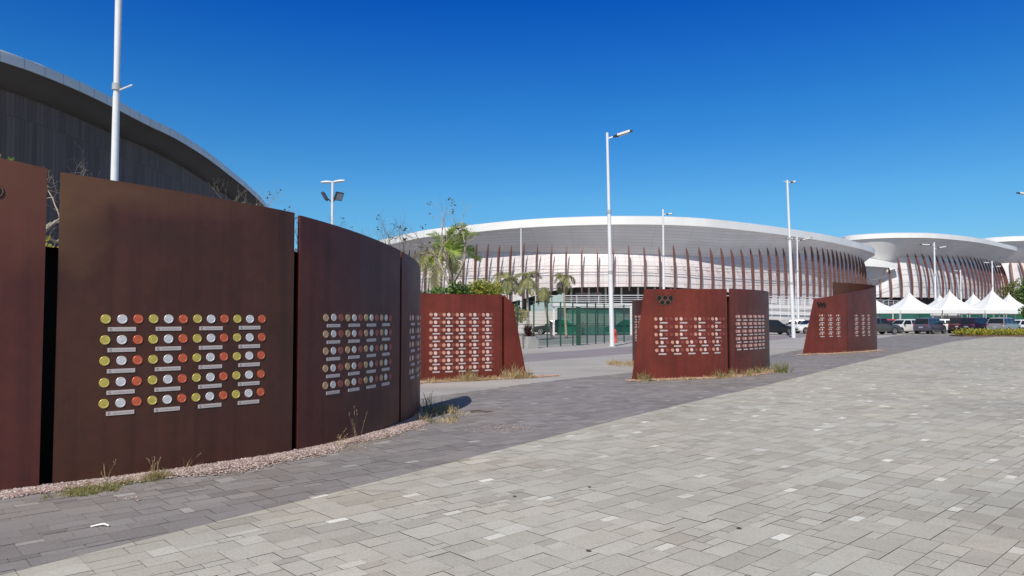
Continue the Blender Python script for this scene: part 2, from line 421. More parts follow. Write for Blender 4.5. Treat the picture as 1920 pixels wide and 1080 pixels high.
def strip(name, left, right, z, mat):
    mb = MB(); n = min(len(left), len(right))
    mb.grid([[Vector((*left[i], z)), Vector((*right[i], z))] for i in range(n)])
    return structure(mb.build(name, mat))
# bedding sheet under the pavers (it shows in the joints), concrete apron and road behind the paving
qs = np.linspace(0, b2.L, 60)
strip('paving_bed', [b2.pt(q, .02).to_2d() for q in qs], [b2.pt(q, 130).to_2d() for q in qs], -.008, M['joint'])
A_ = [b2.pt(q, 0).to_2d() for q in qs]
strip('concrete_apron', [b2.pt(q, -5.6).to_2d() for q in qs], A_, -.004, M['apron'])
strip('access_road', [b2.pt(q, -9.2).to_2d() for q in qs], [b2.pt(q, -5.6).to_2d() for q in qs], -.006, M['road'])
strip('far_pavement', [b2.pt(q, -14).to_2d() for q in qs], [b2.pt(q, -9.2).to_2d() for q in qs], -.0045, M['apron'])

# ------------------------------------------------------------------ steel panels
def disc_mesh(name, mat, rel=True, r=.0455):
    mb = MB(); mb.lathe([(r, 0), (r, .0055), (r * .95, .0075), (r * .86, .0075), (r * .83, .006), (r * .05, .006)], 24)
    if rel:
        for k in (-.3, 0, .3): mb.box((-r * .55 + abs(k) * r * .6, k * r - .0022, .0057), (r * .55 - abs(k) * r * .6, k * r + .0022, .0073))
    me = mb.mesh(name, mat); me.polygons.foreach_set('use_smooth', [True] * len(me.polygons)); me.set_sharp_from_angle(angle=R(30)); return me
MED = [disc_mesh('medal', M[k]) for k in ('gold', 'silver', 'bronze')]
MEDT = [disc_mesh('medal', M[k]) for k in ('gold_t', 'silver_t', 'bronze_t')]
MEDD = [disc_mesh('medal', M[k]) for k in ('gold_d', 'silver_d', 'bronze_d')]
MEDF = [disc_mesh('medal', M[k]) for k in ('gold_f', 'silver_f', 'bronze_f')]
def plaque_mesh(wd, ht, detail=True):
    mb = MB(); mb.box((-wd / 2, -ht / 2, 0), (wd / 2, ht / 2, .006))
    if detail:
        cx = -wd / 2 + .028; ri, ro = .008, .0125; n = 14
        a0 = .6
        ins = [Vector((cx + ri * math.cos(a0 + k * 5.2 / n), ri * math.sin(a0 + k * 5.2 / n), .0075)) for k in range(n + 1)]
        ous = [Vector((cx + ro * math.cos(a0 + k * 5.2 / n), ro * math.sin(a0 + k * 5.2 / n), .0075)) for k in range(n + 1)]
        mb.grid([ous, ins][::-1], 1)
        rq = random.Random(5); x = cx + .03
        while x < wd / 2 - .02:
            l = rq.uniform(.008, .026); l = min(l, wd / 2 - .016 - x)
            mb.add([(x, -.005, .0075), (x + l, -.005, .0075), (x + l, .006, .0075), (x, .006, .0075)], [(0, 1, 2, 3)], 2); x += l + .006
    return mb.mesh('plaque', [M['plaque'], M['ink'], M['ink_soft']])

def steel_panel(path, s0, s1, hfn, label, group, mat, slant=0.0, slant1=0.0, t=.05, origin=None):
    n = max(4, int((s1 - s0) / .12)); fr, bk = [], []
    for k in range(9):
        v = k / 8; rf, rb = [], []
        for i in range(n + 1):
            u = i / n; s = (s0 - slant * (1 - v)) * (1 - u) + (s1 + slant1 * (1 - v)) * u
            h = hfn(min(max(s, s0), s1)) if slant == 0 else hfn(s0 * (1 - u) + s1 * u)
            rf.append(path.pt(s, 0, -.03 + v * (h + .03))); rb.append(path.pt(s, -t, -.03 + v * (h + .03)))
        fr.append(rf); bk.append(rb)
    mb = MB(); e = .006
    mb.grid(fr); mb.grid([r[::-1] for r in bk])
    mb.grid([fr[-1], bk[-1]]); mb.grid([bk[0], fr[0]])
    mb.grid([[bk[k][0] for k in range(9)], [fr[k][0] for k in range(9)]][::-1]); mb.grid([[fr[k][-1] for k in range(9)], [bk[k][-1] for k in range(9)]][::-1])
    org = path.pt((s0 + s1) / 2, 0, 0)
    o = mb.build('steel_panel', mat, None, False, org)
    me = o.data; me.polygons.foreach_set('use_smooth', [True] * len(me.polygons)); me.set_sharp_from_angle(angle=R(40))
    return tag(o, label, 'steel panel', group)

def on_panel(root, name, mesh, path, s, z, off=.0, parent=None):
    nrm = path.nrm(s); n3 = Vector((nrm.x, nrm.y, 0)); x = Vector((-nrm.y, nrm.x, 0)); y = Vector((0, 0, 1))
    o = bpy.data.objects.new(name, mesh); COL.objects.link(o); o.parent = root
    p = path.pt(s, off, z) - Vector(root.location)
    o.matrix_local = Matrix.Translation(p) @ Matrix((x, y, n3)).transposed().to_4x4()
    return o

def medal_rows(root, path, xs, zs, meds, plaques, pw, dz=-.10, ph=.04, detail=True, cap=100):
    """xs: rows of (s, tone) medal columns; plaques: list of s per row"""
    nm = 0; npq = 0; rest = MB(); pm = plaque_mesh(pw, ph, detail)
    for row, z in enumerate(zs):
        X = xs[row] if isinstance(xs[0], list) else xs
        for (s, k) in X:
            nm += 1
            if nm <= cap: on_panel(root, 'medal', meds[k], path, s + rnd.uniform(-.002, .002), z + rnd.uniform(-.002, .002))
            else:
                nr = path.nrm(s); Mx = Matrix.Translation(path.pt(s, 0, z)) @ Matrix((Vector((-nr.y, nr.x, 0)), Vector((0, 0, 1)), Vector((nr.x, nr.y, 0)))).transposed().to_4x4()
                rest.lathe([(.047, 0), (.047, .012), (.03, .0125)], 16, k, Mx)
        PQ = plaques[row] if isinstance(plaques[0], list) else plaques
        for s in PQ: on_panel(root, 'plaque', pm, path, s, z + dz + rnd.uniform(-.002, .002))
    if rest.v:
        o = rest.build('medal_rows', [mm.materials[0] for mm in meds], root); o['kind'] = 'stuff'

def zpx(path, s, y): return at(proj((*path.raw(s), 1.6))[0], y, path.raw(s).y).z

# near wall
near = Path([(-6.2, 5.45), (-5.4, 6.03), (-4.69, 6.55), (-4.38, 6.80), (-3.84, 7.24), (-3.25, 7.80), (-2.62, 8.52), (-2.1, 9.45), (-1.72, 10.6), (-1.55, 11.7), (-1.60, 12.6), (-1.68, 12.95)])
sA = near.s_px(81); sB = near.s_px(107.5); sC = near.s_px(550.5); sD = near.s_px(561.5); sE = near.s_px(749.5); sF = near.s_px(753)
hk = [near.s_px(0), sA, sB, sC, sD, sE, near.L]; hz = [3.07, 3.02, 3.0, 2.86, 2.84, 2.62, 2.40]
hn = lambda s: float(np.interp(s, hk, hz))
gN = 'rusted steel panels of the near curved wall'
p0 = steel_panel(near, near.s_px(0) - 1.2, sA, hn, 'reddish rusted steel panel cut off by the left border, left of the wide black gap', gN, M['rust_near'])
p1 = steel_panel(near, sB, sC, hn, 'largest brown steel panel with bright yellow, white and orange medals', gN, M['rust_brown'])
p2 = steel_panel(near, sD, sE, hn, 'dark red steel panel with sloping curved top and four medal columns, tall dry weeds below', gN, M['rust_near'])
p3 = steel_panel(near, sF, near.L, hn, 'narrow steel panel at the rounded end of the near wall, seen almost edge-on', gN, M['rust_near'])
def joint(root, path, a, b_, h, t=.05, dep=.35):
    mb = MB(); rows = []
    for z in (0, h): rows.append([path.pt(a, -t - .001, z), path.pt(a, -dep, z), path.pt(b_, -dep, z), path.pt(b_, -t - .001, z)])
    mb.grid(rows); mb.add(rows[1], [(0, 1, 2, 3)])
    mb.build('joint_plate', M['black'], root)
joint(p1, near, sA - .06, sB + .06, 2.28); joint(p2, near, sC - .05, sD + .05, 2.4, dep=.3); joint(p3, near, sE - .05, sF + .05, 2.4, dep=.3)
cols = [near.s_px(x) for x in (198, 229, 260, 289, 318, 345, 372, 398, 423, 447, 469, 491)]
def lin(c):
    a, b_ = c[0], c[-1]; return [a + (b_ - a) * i / (len(c) - 1) for i in range(len(c))]
cols = lin(cols)
q = near.s_px(229); rz = [zpx(near, q, y) for y in (598, 637, 676, 716, 755)]
pit = cols[1] - cols[0]
medal_rows(p1, near, [(s, i % 3) for i, s in enumerate(cols)], rz, MED, [cols[i] for i in (1, 4, 7, 10)], pit * 1.72)
cols = [near.s_px(540 + x * .4444) for x in (160, 192, 225, 254, 283, 308, 334, 357, 378, 398, 416, 431)]; cols = lin(cols)
q = near.s_px(540 + 192 * .4444); rz = [zpx(near, q, 380 + y * .4444) for y in (485, 554, 625, 697, 767)]
pit = cols[1] - cols[0]
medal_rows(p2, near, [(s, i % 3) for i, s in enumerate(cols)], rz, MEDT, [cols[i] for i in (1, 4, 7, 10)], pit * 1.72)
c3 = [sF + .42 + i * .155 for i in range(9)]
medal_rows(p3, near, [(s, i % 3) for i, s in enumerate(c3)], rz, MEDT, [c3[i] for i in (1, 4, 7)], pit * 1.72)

def ring_mark(root, path, s, z, r, name='ring_emblem'):
    """five interlaced rings cut through the plate: dark openings edged by thin raised rings"""
    mb = MB()
    for k in range(5):
        cx = (k - 2) * r * .92; cz = (r * .5 if k % 2 == 0 else -r * .5); nr = path.nrm(s + cx)
        Mx = Matrix.Translation(path.pt(s + cx, .001 + .0006 * k, z + cz)) @ Matrix((Vector((-nr.y, nr.x, 0)), Vector((0, 0, 1)), Vector((nr.x, nr.y, 0)))).transposed().to_4x4()
        mb.lathe([(r * 1.04, 0), (r * 1.04, .002), (0.001, .002)], 28, 0, Mx)
        pr = [(r * .92, 0), (r * .92, .008), (r * .78, .008), (r * .78, 0)]; n = 28; vs = []
        for (a, h) in pr: vs.append([Mx @ Vector((a * math.cos(2 * math.pi * i / n), a * math.sin(2 * math.pi * i / n), h)) for i in range(n)])
        mb.grid(vs, 1, True)
    return mb.build(name, [M['black'], M['ring']], root)
sl = near.s_px(0); ring_mark(p0, near, sl - .165, zpx(near, sl, 366), .06)

# second wall (behind the near wall's end)
gF = 'rusted steel panels of the far curved walls'
w3 = Path([gx(700, 17.2), gx(787, 18.1), gx(870, 18.7), gx(944, 19.3), gx(990, 19.75), gx(1040, 20.3)])
a, b_, e = w3.s_px(770), w3.s_px(943), w3.s_px(962)
h3 = lambda s: 2.23
p4 = steel_panel(w3, a - .8, b_ - .02, h3, 'red steel panel with eight rows of small medals behind the end of the near wall', gF, M['rust'])
p5 = steel_panel(w3, b_ + .05, e, lambda s: 2.25 - .25 * max(0, (s - b_) / (e - b_)), 'narrow red steel end piece with slanting right edge beside the eight-row panel', gF, M['rust'], 0, w3.s_px(988) - e)
joint(p5, w3, b_ - .05, b_ + .08, 2.2, dep=.25)
cl = []
for g in range(5):
    c = w3.s_px(817 + g * 24.4)
    for k in (-1, 0, 1): cl.append((c + k * .128, k + 1))
q = w3.s_px(834); rz = [zpx(w3, q, 590 + i * 14.3) for i in range(8)]
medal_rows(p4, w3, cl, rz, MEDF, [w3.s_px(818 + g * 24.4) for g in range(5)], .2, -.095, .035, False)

# third wall, with the ring emblem
w4 = Path([gx(1170, 18.35), gx(1185, 18.6), gx(1260, 19.0), gx(1330, 19.5), gx(1368, 20.0), gx(1410, 20.75), gx(1437, 21.8), gx(1441, 23.2), gx(1425, 24.6)])
a = w4.s_px(1210); b_ = w4.s_px(1366); sl_ = a - w4.s_px(1185)
h4 = lambda s: 2.36 + .06 * min(1, max(0, (s - a) / 3))
b_ -= .06
p6 = steel_panel(w4, a, b_, h4, 'bright red steel panel with five cut-out rings and slanting left edge', gF, M['rust'], sl_)
b2_ = w4.s_px(1370)
p7 = steel_panel(w4, b2_, w4.L, lambda s: 2.43, 'purplish rust panel curving away right of the panel with the five rings', gF, M['rust_dark'])
ring_mark(p6, w4, w4.s_px(1247), zpx(w4, w4.s_px(1247), 563), .092)
row3 = [(w4.s_px(1170 + x * .1945), k) for x, k in ((307, 0), (355, 1), (408, 2), (457, 2), (505, 0), (551, 1), (597, 2), (643, 2), (687, 0), (730, 1), (770, 2), (812, 2), (852, 0), (890, 1), (928, 2), (960, 2))]
row2 = [(w4.s_px(1170 + x * .1945), k) for x, k in ((315, 0), (365, 1), (416, 2), (465, 0), (512, 1), (560, 2), (607, 0), (651, 1), (694, 2), (738, 0), (779, 1), (820, 2), (860, 0), (898, 1), (935, 2))]
pl3 = [w4.s_px(1170 + x * .1945) for x in (382, 573, 750, 906)]; pl2 = [w4.s_px(1170 + x * .1945) for x in (367, 514, 651, 778, 896)]
q = w4.s_px(1240); rz = [zpx(w4, q, 520 + y * .1945) for y in (402, 477, 552, 628, 704)]
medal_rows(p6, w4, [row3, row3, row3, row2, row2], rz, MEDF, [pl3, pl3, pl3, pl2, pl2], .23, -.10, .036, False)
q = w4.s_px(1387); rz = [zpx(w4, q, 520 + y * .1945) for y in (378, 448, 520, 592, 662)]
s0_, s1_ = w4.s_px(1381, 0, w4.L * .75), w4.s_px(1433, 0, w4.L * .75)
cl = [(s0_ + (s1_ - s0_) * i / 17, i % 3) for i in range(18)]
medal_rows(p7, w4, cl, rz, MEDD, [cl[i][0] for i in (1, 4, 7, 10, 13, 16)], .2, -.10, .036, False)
joint(p7, w4, b_ - .05, b2_ + .05, 2.2, dep=.25)

# wall end peeping out left of the third wall
w6 = Path([(x + .2, y) for x, y in ((4.35, 26.2), (4.02, 25.3), (4.02, 24.3), (4.3, 23.5), (5.0, 22.9), (6.0, 22.7))])
p8 = steel_panel(w6, 0, w6.L, lambda s: 2.22, 'dark wall end with stacked plaques peeping out left of the ring panel', gF, M['rust_near'])
cl = [w6.L * .36 + i * .13 for i in range(9)]
medal_rows(p8, w6, [(q, i % 3) for i, q in enumerate(cl)], [zpx(w6, w6.L * .5, y) for y in (594, 604, 614, 624, 634)], MEDD, [cl[1], cl[4], cl[7]], .2, -.09, .036, False)

# fourth wall: a spiral that rises and curls round on itself
w5 = Path([gx(1490, 31.2), gx(1505, 31.8), (14.3, 32.65), (15.75, 33.75), (17.2, 35.0), (18.35, 36.3), (18.93, 37.7), (18.9, 38.8), (18.45, 39.55), (17.8, 39.95)])
a, b_ = w5.s_px(1528), w5.s_px(1589, 0, w5.L * .6)
k5 = [a, b_, w5.s_px(1639, 0, w5.L * .8), w5.L - .8, w5.L]; z5 = [2.48, 2.77, 3.12, 3.55, 3.62]
h5 = lambda s: float(np.interp(s, k5, z5))
b_ -= .05
p9 = steel_panel(w5, a, b_, h5, 'small red panel with black slanted emblem, left half of the most distant rust wall', gF, M['rust'], a - w5.s_px(1505))
se_ = w5.s_px(1640, 0, w5.L * .8)
p10 = steel_panel(w5, b_ + .07, se_ + .25, h5, 'brown steel panel curling round at the right end of the most distant rust wall', gF, M['rust_dark'])
p11 = steel_panel(w5, se_ + .29, w5.L, h5, 'dark brown inner end of the curl, its top rising behind the most distant rust wall', gF, M['rust_brown'])  # shade inside the curl is put into the colour by the browner steel
joint(p10, w5, b_ - .05, b_ + .12, 2.6, dep=.25)
q = w5.s_px(1540); rz = [zpx(w5, q, 500 + y * .1759) for y in (520, 570, 619, 670, 717)]
cl = []; pl = []
for g in (350, 442, 524):
    c = w5.s_px(1480 + g * .1759, 0, w5.L * .6); pl.append(c)
    for k in (-1, 0, 1): cl.append((c + k * .16, k + 1))
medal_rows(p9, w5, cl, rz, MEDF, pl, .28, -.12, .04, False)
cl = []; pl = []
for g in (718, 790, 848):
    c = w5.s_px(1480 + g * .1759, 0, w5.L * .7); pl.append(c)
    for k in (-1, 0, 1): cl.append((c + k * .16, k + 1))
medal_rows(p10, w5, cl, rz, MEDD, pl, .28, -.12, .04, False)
mb = MB(); c = w5.s_px(1541); zc = zpx(w5, c, 572)
for k in (-1, 0, 1):
    x0 = c + k * .2
    q4 = [(x0 - .14, .13), (x0 + .03, .13), (x0 + .0, .02), (x0 + .14, .12), (x0 + .08, -.12), (x0 - .02, -.13)]
    mb.add([w5.pt(s, .004 + (k + 1) * .001, zc + z) for (s, z) in q4], [(5, 4, 3, 2, 1, 0)])
mb.build('slanted_emblem', M['black'], p9)

# ------------------------------------------------------------------ arenas
def loft(path, ss, prof, name, mats, parent, uvflip=False, smooth=True):
    """surface swept along the plan: prof(s) -> [(offset, z), ...]; UV in metres"""
    rows = []; uvs = []
    for s in ss:
        pr = prof(s); rows.append([path.pt(s, o, z) for (o, z) in pr])
        acc = 0; u = [0]
        for i in range(1, len(pr)): acc += math.hypot(pr[i][0] - pr[i - 1][0], pr[i][1] - pr[i - 1][1]); u.append(acc)
        uvs.append([(s, a) for a in u])
    mb = MB(); mb.grid(rows); o = mb.build(name, mats, parent)
    me = o.data; uv = me.uv_layers.new(name='UVMap'); flat = [x for r in uvs for x in r]
    for lp in me.loops: uv.data[lp.index].uv = flat[lp.vertex_index]
    if smooth: me.polygons.foreach_set('use_smooth', [True] * len(me.polygons)); me.set_sharp_from_angle(angle=R(30))
    return o
def keyed(path, keys, lo, hi):
    ks = sorted((path.s_px(x, lo, hi), z) for x, z in keys)
    return lambda s: float(np.interp(s, [k[0] for k in ks], [k[1] for k in ks]))

def roof_cap(path, parent, z, inset, mat):
    n = 90; mb = MB(); rows = []
    c = sum((path.pt(path.L * i / n) for i in range(n)), Vector()) / n
    for f, dz in ((1, 0), (.97, .5), (.8, 2.0), (.5, 3.2), (.2, 3.8)):
        rows.append([Vector((c.x + (p.x - c.x) * f, c.y + (p.y - c.y) * f, z + dz)) for p in (path.pt(path.L * i / n, -.02) for i in range(n))])
    mb.grid(rows[::1], 0, True); mb.add(rows[-1], [tuple(range(n))])
    return mb.build('roof', mat, parent, True)

def arena(label, pts, nf, ztop, zfas, kt, kb, lo_px, hi_px, fin_px, fin_dx, fin_bot, soff=5.0, fins=True, deck=None, rails=(12.7, 12.0, 9.0), tipz=1.7, lean=.5, fw=.28, fd=.62, fmat='fin', skip=(), fac='facade', bulge=0.0):
    path = Path(pts, True, 14)
    sf = path.s_px(hi_px, 0, path.L * .55)
    root = empty('arena', path.pt(path.s_px((lo_px + hi_px) / 2, 0, sf)), label, 'arena')
    n = 150; ss = [path.L * i / n for i in range(n + 1)]
    loft(path, ss, lambda s: [(-.7, zfas - .03), (0, zfas), (.05, zfas + .02), (0, ztop)], 'roof_edge', M['fascia'], root)
    roof_cap(path, root, ztop - .01, 0, M['white'])
    ft, fb = keyed(path, kt, 0, sf), keyed(path, kb, 0, sf)
    def so_prof(s):
        zt = ft(s); P = []
        for k in range(9):
            t = k / 8; P.append((-soff * (1 - t) - .6 * t, zt + (zfas - .05 - zt) * (t ** 1.12)))
        return P
    loft(path, ss, so_prof, 'soffit', M['soffit_p'], root)
    def fa_prof(s):
        zt, zb = ft(s), fb(s); P = []
        for k in range(7):
            t = k / 6; P.append((-soff - .02 + (lean * .7 + bulge) * math.sin(min(1, t * 1.25) * math.pi / 2), zt - t * (zt - zb)))
        return P[::-1]
    loft(path, ss, fa_prof, 'facade', M[fac], root)
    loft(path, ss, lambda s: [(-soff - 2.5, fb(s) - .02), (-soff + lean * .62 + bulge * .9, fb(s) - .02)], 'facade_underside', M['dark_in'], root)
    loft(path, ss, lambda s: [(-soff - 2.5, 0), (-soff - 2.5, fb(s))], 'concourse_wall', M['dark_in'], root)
    if fins:
        s = path.s_px(fin_px[0], 0, sf); send = path.s_px(fin_px[1], 0, sf) if fin_px[1] else sf; k = 0; used = []
        while s < send:
            k += 1
            if k in skip: s += fin_dx; continue
            zt = ft(s) + tipz + rnd.uniform(-.35, .35); zb = fin_bot(s) + rnd.uniform(-.25, .25); used.append(s)
            mb = MB(); inn, out = [], []; m_ = 12; T = path.tan(s); Nn = path.nrm(s); base = path.raw(s); hw = fw / 2
            rings = []
            for i in range(m_ + 1):
                t = i / m_; z = zt - t * (zt - zb)
                off = -soff + 1.6 + bulge * .5 + lean * math.sin(min(1, t * 1.3) * math.pi / 2) - (.5 * (t - .75) if t > .75 else 0)
                dp = fd * (min(1, (t + .015) / .2) ** .7) * (1 - .35 * max(0, (t - .6) / .4))
                w_ = hw * min(1, .25 + t / .12)
                c0 = base + Nn * off; c1 = base + Nn * (off + dp)
                rings.append([Vector((*(c0 - T * w_), z)), Vector((*(c0 + T * w_), z)), Vector((*(c1 + T * w_), z)), Vector((*(c1 - T * w_), z))])
            mb.grid(rings, 0, True); mb.add(rings[0], [(0, 1, 2, 3)]); mb.add(rings[-1], [(3, 2, 1, 0)])
            mb.build('fin', M[fmat], root); s += fin_dx
        rs = np.linspace(used[0] - 2, min(used[-1] + 2, sf + 6), 90)
        mb = MB()
        for zr in rails:
            mb.tube([path.pt(s, -soff + 1.2 + bulge * .6 + lean * .95 * (1 if zr < 14 else .6) + .25, zr + .33 * (ft(s) - ft(used[len(used) // 3]))) for s in rs], .075, 5)
            for s in used[::1]:
                zz = zr + .33 * (ft(s) - ft(used[len(used) // 3]))
                mb.tube([path.pt(s, -soff + lean * .5, zz), path.pt(s, -soff + 1.2 + bulge * .6 + lean * .95 + .25, zz)], .06, 4)
        mb.build('fin_rails', M['rail'], root)
    return root, path, sf, ft, fb

def plan(px, h, back):
    out = []
    for x, y in px:
        k = ray(x, y); t = (h - EYE) / k.z; out.append((k.x * t, k.y * t))
    return out + back
H1 = 22.7
px1 = [(705, 454), (740, 444), (800, 431), (870, 423.5), (960, 414), (1060, 408), (1180, 405.5), (1300, 408.5), (1400, 418), (1500, 432), (1580, 447), (1640, 468)]
back1 = [(116, 252), (104, 285), (70, 308), (20, 312), (-25, 300), (-46, 270), (-50, 240)]
pts1 = plan(px1, H1, back1)
kt1 = [(705, 17.4), (800, 17.2), (850, 17.0), (960, 16.2), (1060, 15.7), (1180, 15.4), (1250, 15.2), (1380, 15.1), (1480, 16.9), (1540, 18.2), (1600, 18.5), (1640, 17.4)]
kb1 = [(705, 3.5), (900, 4.2), (960, 5.6), (1030, 7.6), (1075, 8.2), (1250, 8.3), (1380, 7.6), (1450, 5.6), (1500, 4.6), (1640, 4.2)]
P1 = Path(pts1, True, 14); sf1 = P1.s_px(1640, 0, P1.L * .55)
fb1 = keyed(P1, [(705, 3), (1000, 4.0), (1030, 6.6), (1250, 7.4), (1380, 6.5), (1480, 4.6), (1640, 4.0)], 0, sf1)
a1, P1, sf1, ft1, _ = arena('largest white roofed arena with brown vertical fins in the middle of the picture', pts1, 0, H1, 21.0, kt1, kb1, 705, 1640, (740, None), 3.45, fb1, skip=(), bulge=1.6)
# concourse: columns, service boxes and pale inner wall behind the opening
mb = MB()
for x in range(1060, 1560, 38):
    s = P1.s_px(x, 0, sf1); mb.tube([P1.pt(s, -6.5, 0), P1.pt(s, -6.5, 8.4)], .22, 8)
mb.build('concourse_columns', M['conc'], a1)
sa_, sb_ = P1.s_px(1145, 0, sf1), P1.s_px(1250, 0, sf1)
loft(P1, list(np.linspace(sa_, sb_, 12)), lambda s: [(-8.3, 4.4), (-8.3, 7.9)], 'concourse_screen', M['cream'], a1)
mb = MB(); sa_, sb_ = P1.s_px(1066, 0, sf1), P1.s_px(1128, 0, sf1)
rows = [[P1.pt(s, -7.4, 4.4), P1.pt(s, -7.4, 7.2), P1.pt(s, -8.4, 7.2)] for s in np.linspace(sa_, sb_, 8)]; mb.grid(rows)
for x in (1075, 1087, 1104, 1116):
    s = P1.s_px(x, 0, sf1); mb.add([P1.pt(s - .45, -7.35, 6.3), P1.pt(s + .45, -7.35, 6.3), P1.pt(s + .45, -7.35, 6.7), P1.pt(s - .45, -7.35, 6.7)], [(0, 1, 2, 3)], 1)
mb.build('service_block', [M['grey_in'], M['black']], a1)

# raised walkway in front of the first arena
dk = empty('walkway_deck', P1.pt(P1.s_px(1150, 0, sf1), 12), 'raised white walkway with railings under the fins of the largest arena', 'walkway')
sa_, sb_ = P1.s_px(1040, 0, sf1), P1.s_px(1620, 0, sf1); ss = list(np.linspace(sa_, sb_, 70))
loft(P1, ss, lambda s: [(-8, 3.4), (14, 3.4), (14, 4.4), (-8, 4.4)], 'deck_slab', M['cream'], dk, smooth=False)
loft(P1, ss, lambda s: [(13.2, 0), (13.2, 3.4)], 'deck_wall', M['cream'], dk)
for (z, r_) in ((5.9, .07), (5.45, .045), (5.1, .045), (4.75, .045)):
    mb = MB(); mb.tube([P1.pt(s, 13.7, z) for s in ss], r_, 5); mb.build('railing_bar', M['pole'], dk)
mb = MB()
for s in np.arange(sa_, sb_, 3.2): mb.tube([P1.pt(s, 13.7, 4.4), P1.pt(s, 13.7, 5.95)], .06, 5)
mb.build('railing_posts', M['pole'], dk)
# ramps with railings down to the forecourt, right of the ring panel
rp = empty('railed_ramp', at(1485, 594, 118), 'white railed ramp and terraces below the arena, between the two far rust walls', 'ramp')
for i, (z0, z1) in enumerate(((3.9, 3.5), (2.9, 2.4), (2.0, 1.5))):
    A0 = at(1400, 594, 120 + i * -3); A1 = at(1640, 594, 128 + i * -3)
    mb = MB(); d = Vector((-.3, .95, 0))
    mb.add([Vector((A0.x, A0.y, z0 - .5)), Vector((A1.x, A1.y, z1 - .5)), Vector((A1.x, A1.y, z1)), Vector((A0.x, A0.y, z0)),
            Vector((A0.x, A0.y + 2.5, z0 - .5)), Vector((A1.x, A1.y + 2.5, z1 - .5)), Vector((A1.x, A1.y + 2.5, z1)), Vector((A0.x, A0.y + 2.5, z0))],
           [(0, 1, 2, 3), (3, 2, 6, 7), (0, 4, 5, 1), (4, 7, 6, 5), (0, 3, 7, 4), (1, 5, 6, 2)])
    mb.build('ramp_slab', M['cream'], rp)
    mb = MB()
    for hh in (.35, .65, 1.0): mb.tube([Vector((A0.x, A0.y - .05, z0 + hh)), Vector((A1.x, A1.y - .05, z1 + hh))], .045, 5)
    for k in range(17):
        t = k / 16; p = A0.lerp(A1, t); z = z0 + (z1 - z0) * t; mb.tube([Vector((p.x, p.y - .05, 0 if k % 4 == 0 else z)), Vector((p.x, p.y - .05, z + 1.02))], .05, 5)
    mb.build('ramp_railing', M['pole'], rp)

H2 = 34.0
px2 = [(1560, 449), (1590, 442.5), (1640, 438.5), (1700, 437), (1760, 438.5), (1830, 446), (1880, 456.5), (1906, 466)]
back2 = [(244, 365), (228, 405), (190, 430), (145, 415), (118, 375), (118, 330)]
pts2 = plan(px2, H2, back2)
kt2 = [(1560, 13.5), (1645, 14.5), (1668, 18.5), (1690, 23), (1712, 25.5), (1790, 25.6), (1850, 26.5), (1906, 26)]
kb2 = [(1560, 9.8), (1906, 9.6)]
P2 = Path(pts2, True, 14)
a2, P2, sf2, ft2, _ = arena('second white arena with curved red brown fins, behind the pointed white tents', pts2, 0, H2, 32.2, kt2, kb2, 1600, 1906, (1630, None), 4.4, lambda s: 9.0, 8.0, True, None, (20.5, 15.5, 11.0), 1.2, 2.7, .6, .6, 'fin_red', fac='facade_white')
# sweeping white lip beside the end of the first arena
loft(P2, list(np.linspace(P2.s_px(1598, 0, sf2), P2.s_px(1694, 0, sf2), 30)), lambda s: (lambda u: [(-.6 - u * 5, 22.6 - u * 1.4), (1.2 - u * 5, 22.2 - u * 1.5), (1.4 - u * 5, 25.6 - 3.0 * u), (-.6 - u * 5, 25.9 - 3.0 * u)])(min(1, max(0, (s - P2.s_px(1598, 0, sf2)) / (P2.s_px(1694, 0, sf2) - P2.s_px(1598, 0, sf2))))), 'entrance_canopy', M['fascia'], a2)

H3 = 44.0
px3 = [(1815, 453), (1840, 448), (1870, 445), (1920, 443), (1980, 444), (2050, 450), (2110, 460)]
pts3 = plan(px3, H3, [(410, 430), (400, 500), (340, 520), (280, 500), (255, 450)])
a3, P3, sf3, _, _ = arena('farthest arena, only its white roof edge showing at the right border', pts3, 0, H3, 41.6, [(1815, 31), (2110, 31)], [(1815, 12), (2110, 12)], 1830, 2050, (1850, None), 6.5, lambda s: 11, 9.0, True, None, (22, 17), 1.0, 5.0, .9, 1.0, 'fin_red')

# dark building on the left
H4 = 20.0
px4 = [(0, 94), (60, 115), (130, 144), (200, 178), (280, 221), (330, 246), (390, 285), (440, 325), (470, 351), (497, 380)]
pts4 = plan(px4, H4, [(-44, 129), (-56, 138), (-80, 130), (-98, 100), (-102, 60), (-90, 28), (-66, 16), (-50, 22), (-40.3, 37)])
P4 = Path(pts4, True, 14)
L4 = empty('velodrome_hall', P4.pt(P4.L * .1), 'dark slatted curved hall with pale roof edge behind the near rust wall', 'hall')
n = 160; ss = [P4.L * i / n for i in range(n + 1)]
loft(P4, ss, lambda s: [(-.02, 19.24), (0, 19.25), (.03, 19.5), (0, H4)], 'roof_edge', M['fascia_l'], L4)
roof_cap(P4, L4, H4 - .01, 0, M['white'])
loft(P4, ss, lambda s: [(-2.4, 18.1), (-2.0, 18.2), (-1.5, 18.4), (-1.0, 18.75), (-.5, 19.05), (-.02, 19.235)], 'soffit', M['soffit_l'], L4)
loft(P4, ss, lambda s: [(-2.42, 0), (-2.42, 18.1)], 'slat_wall', M['slats'], L4)

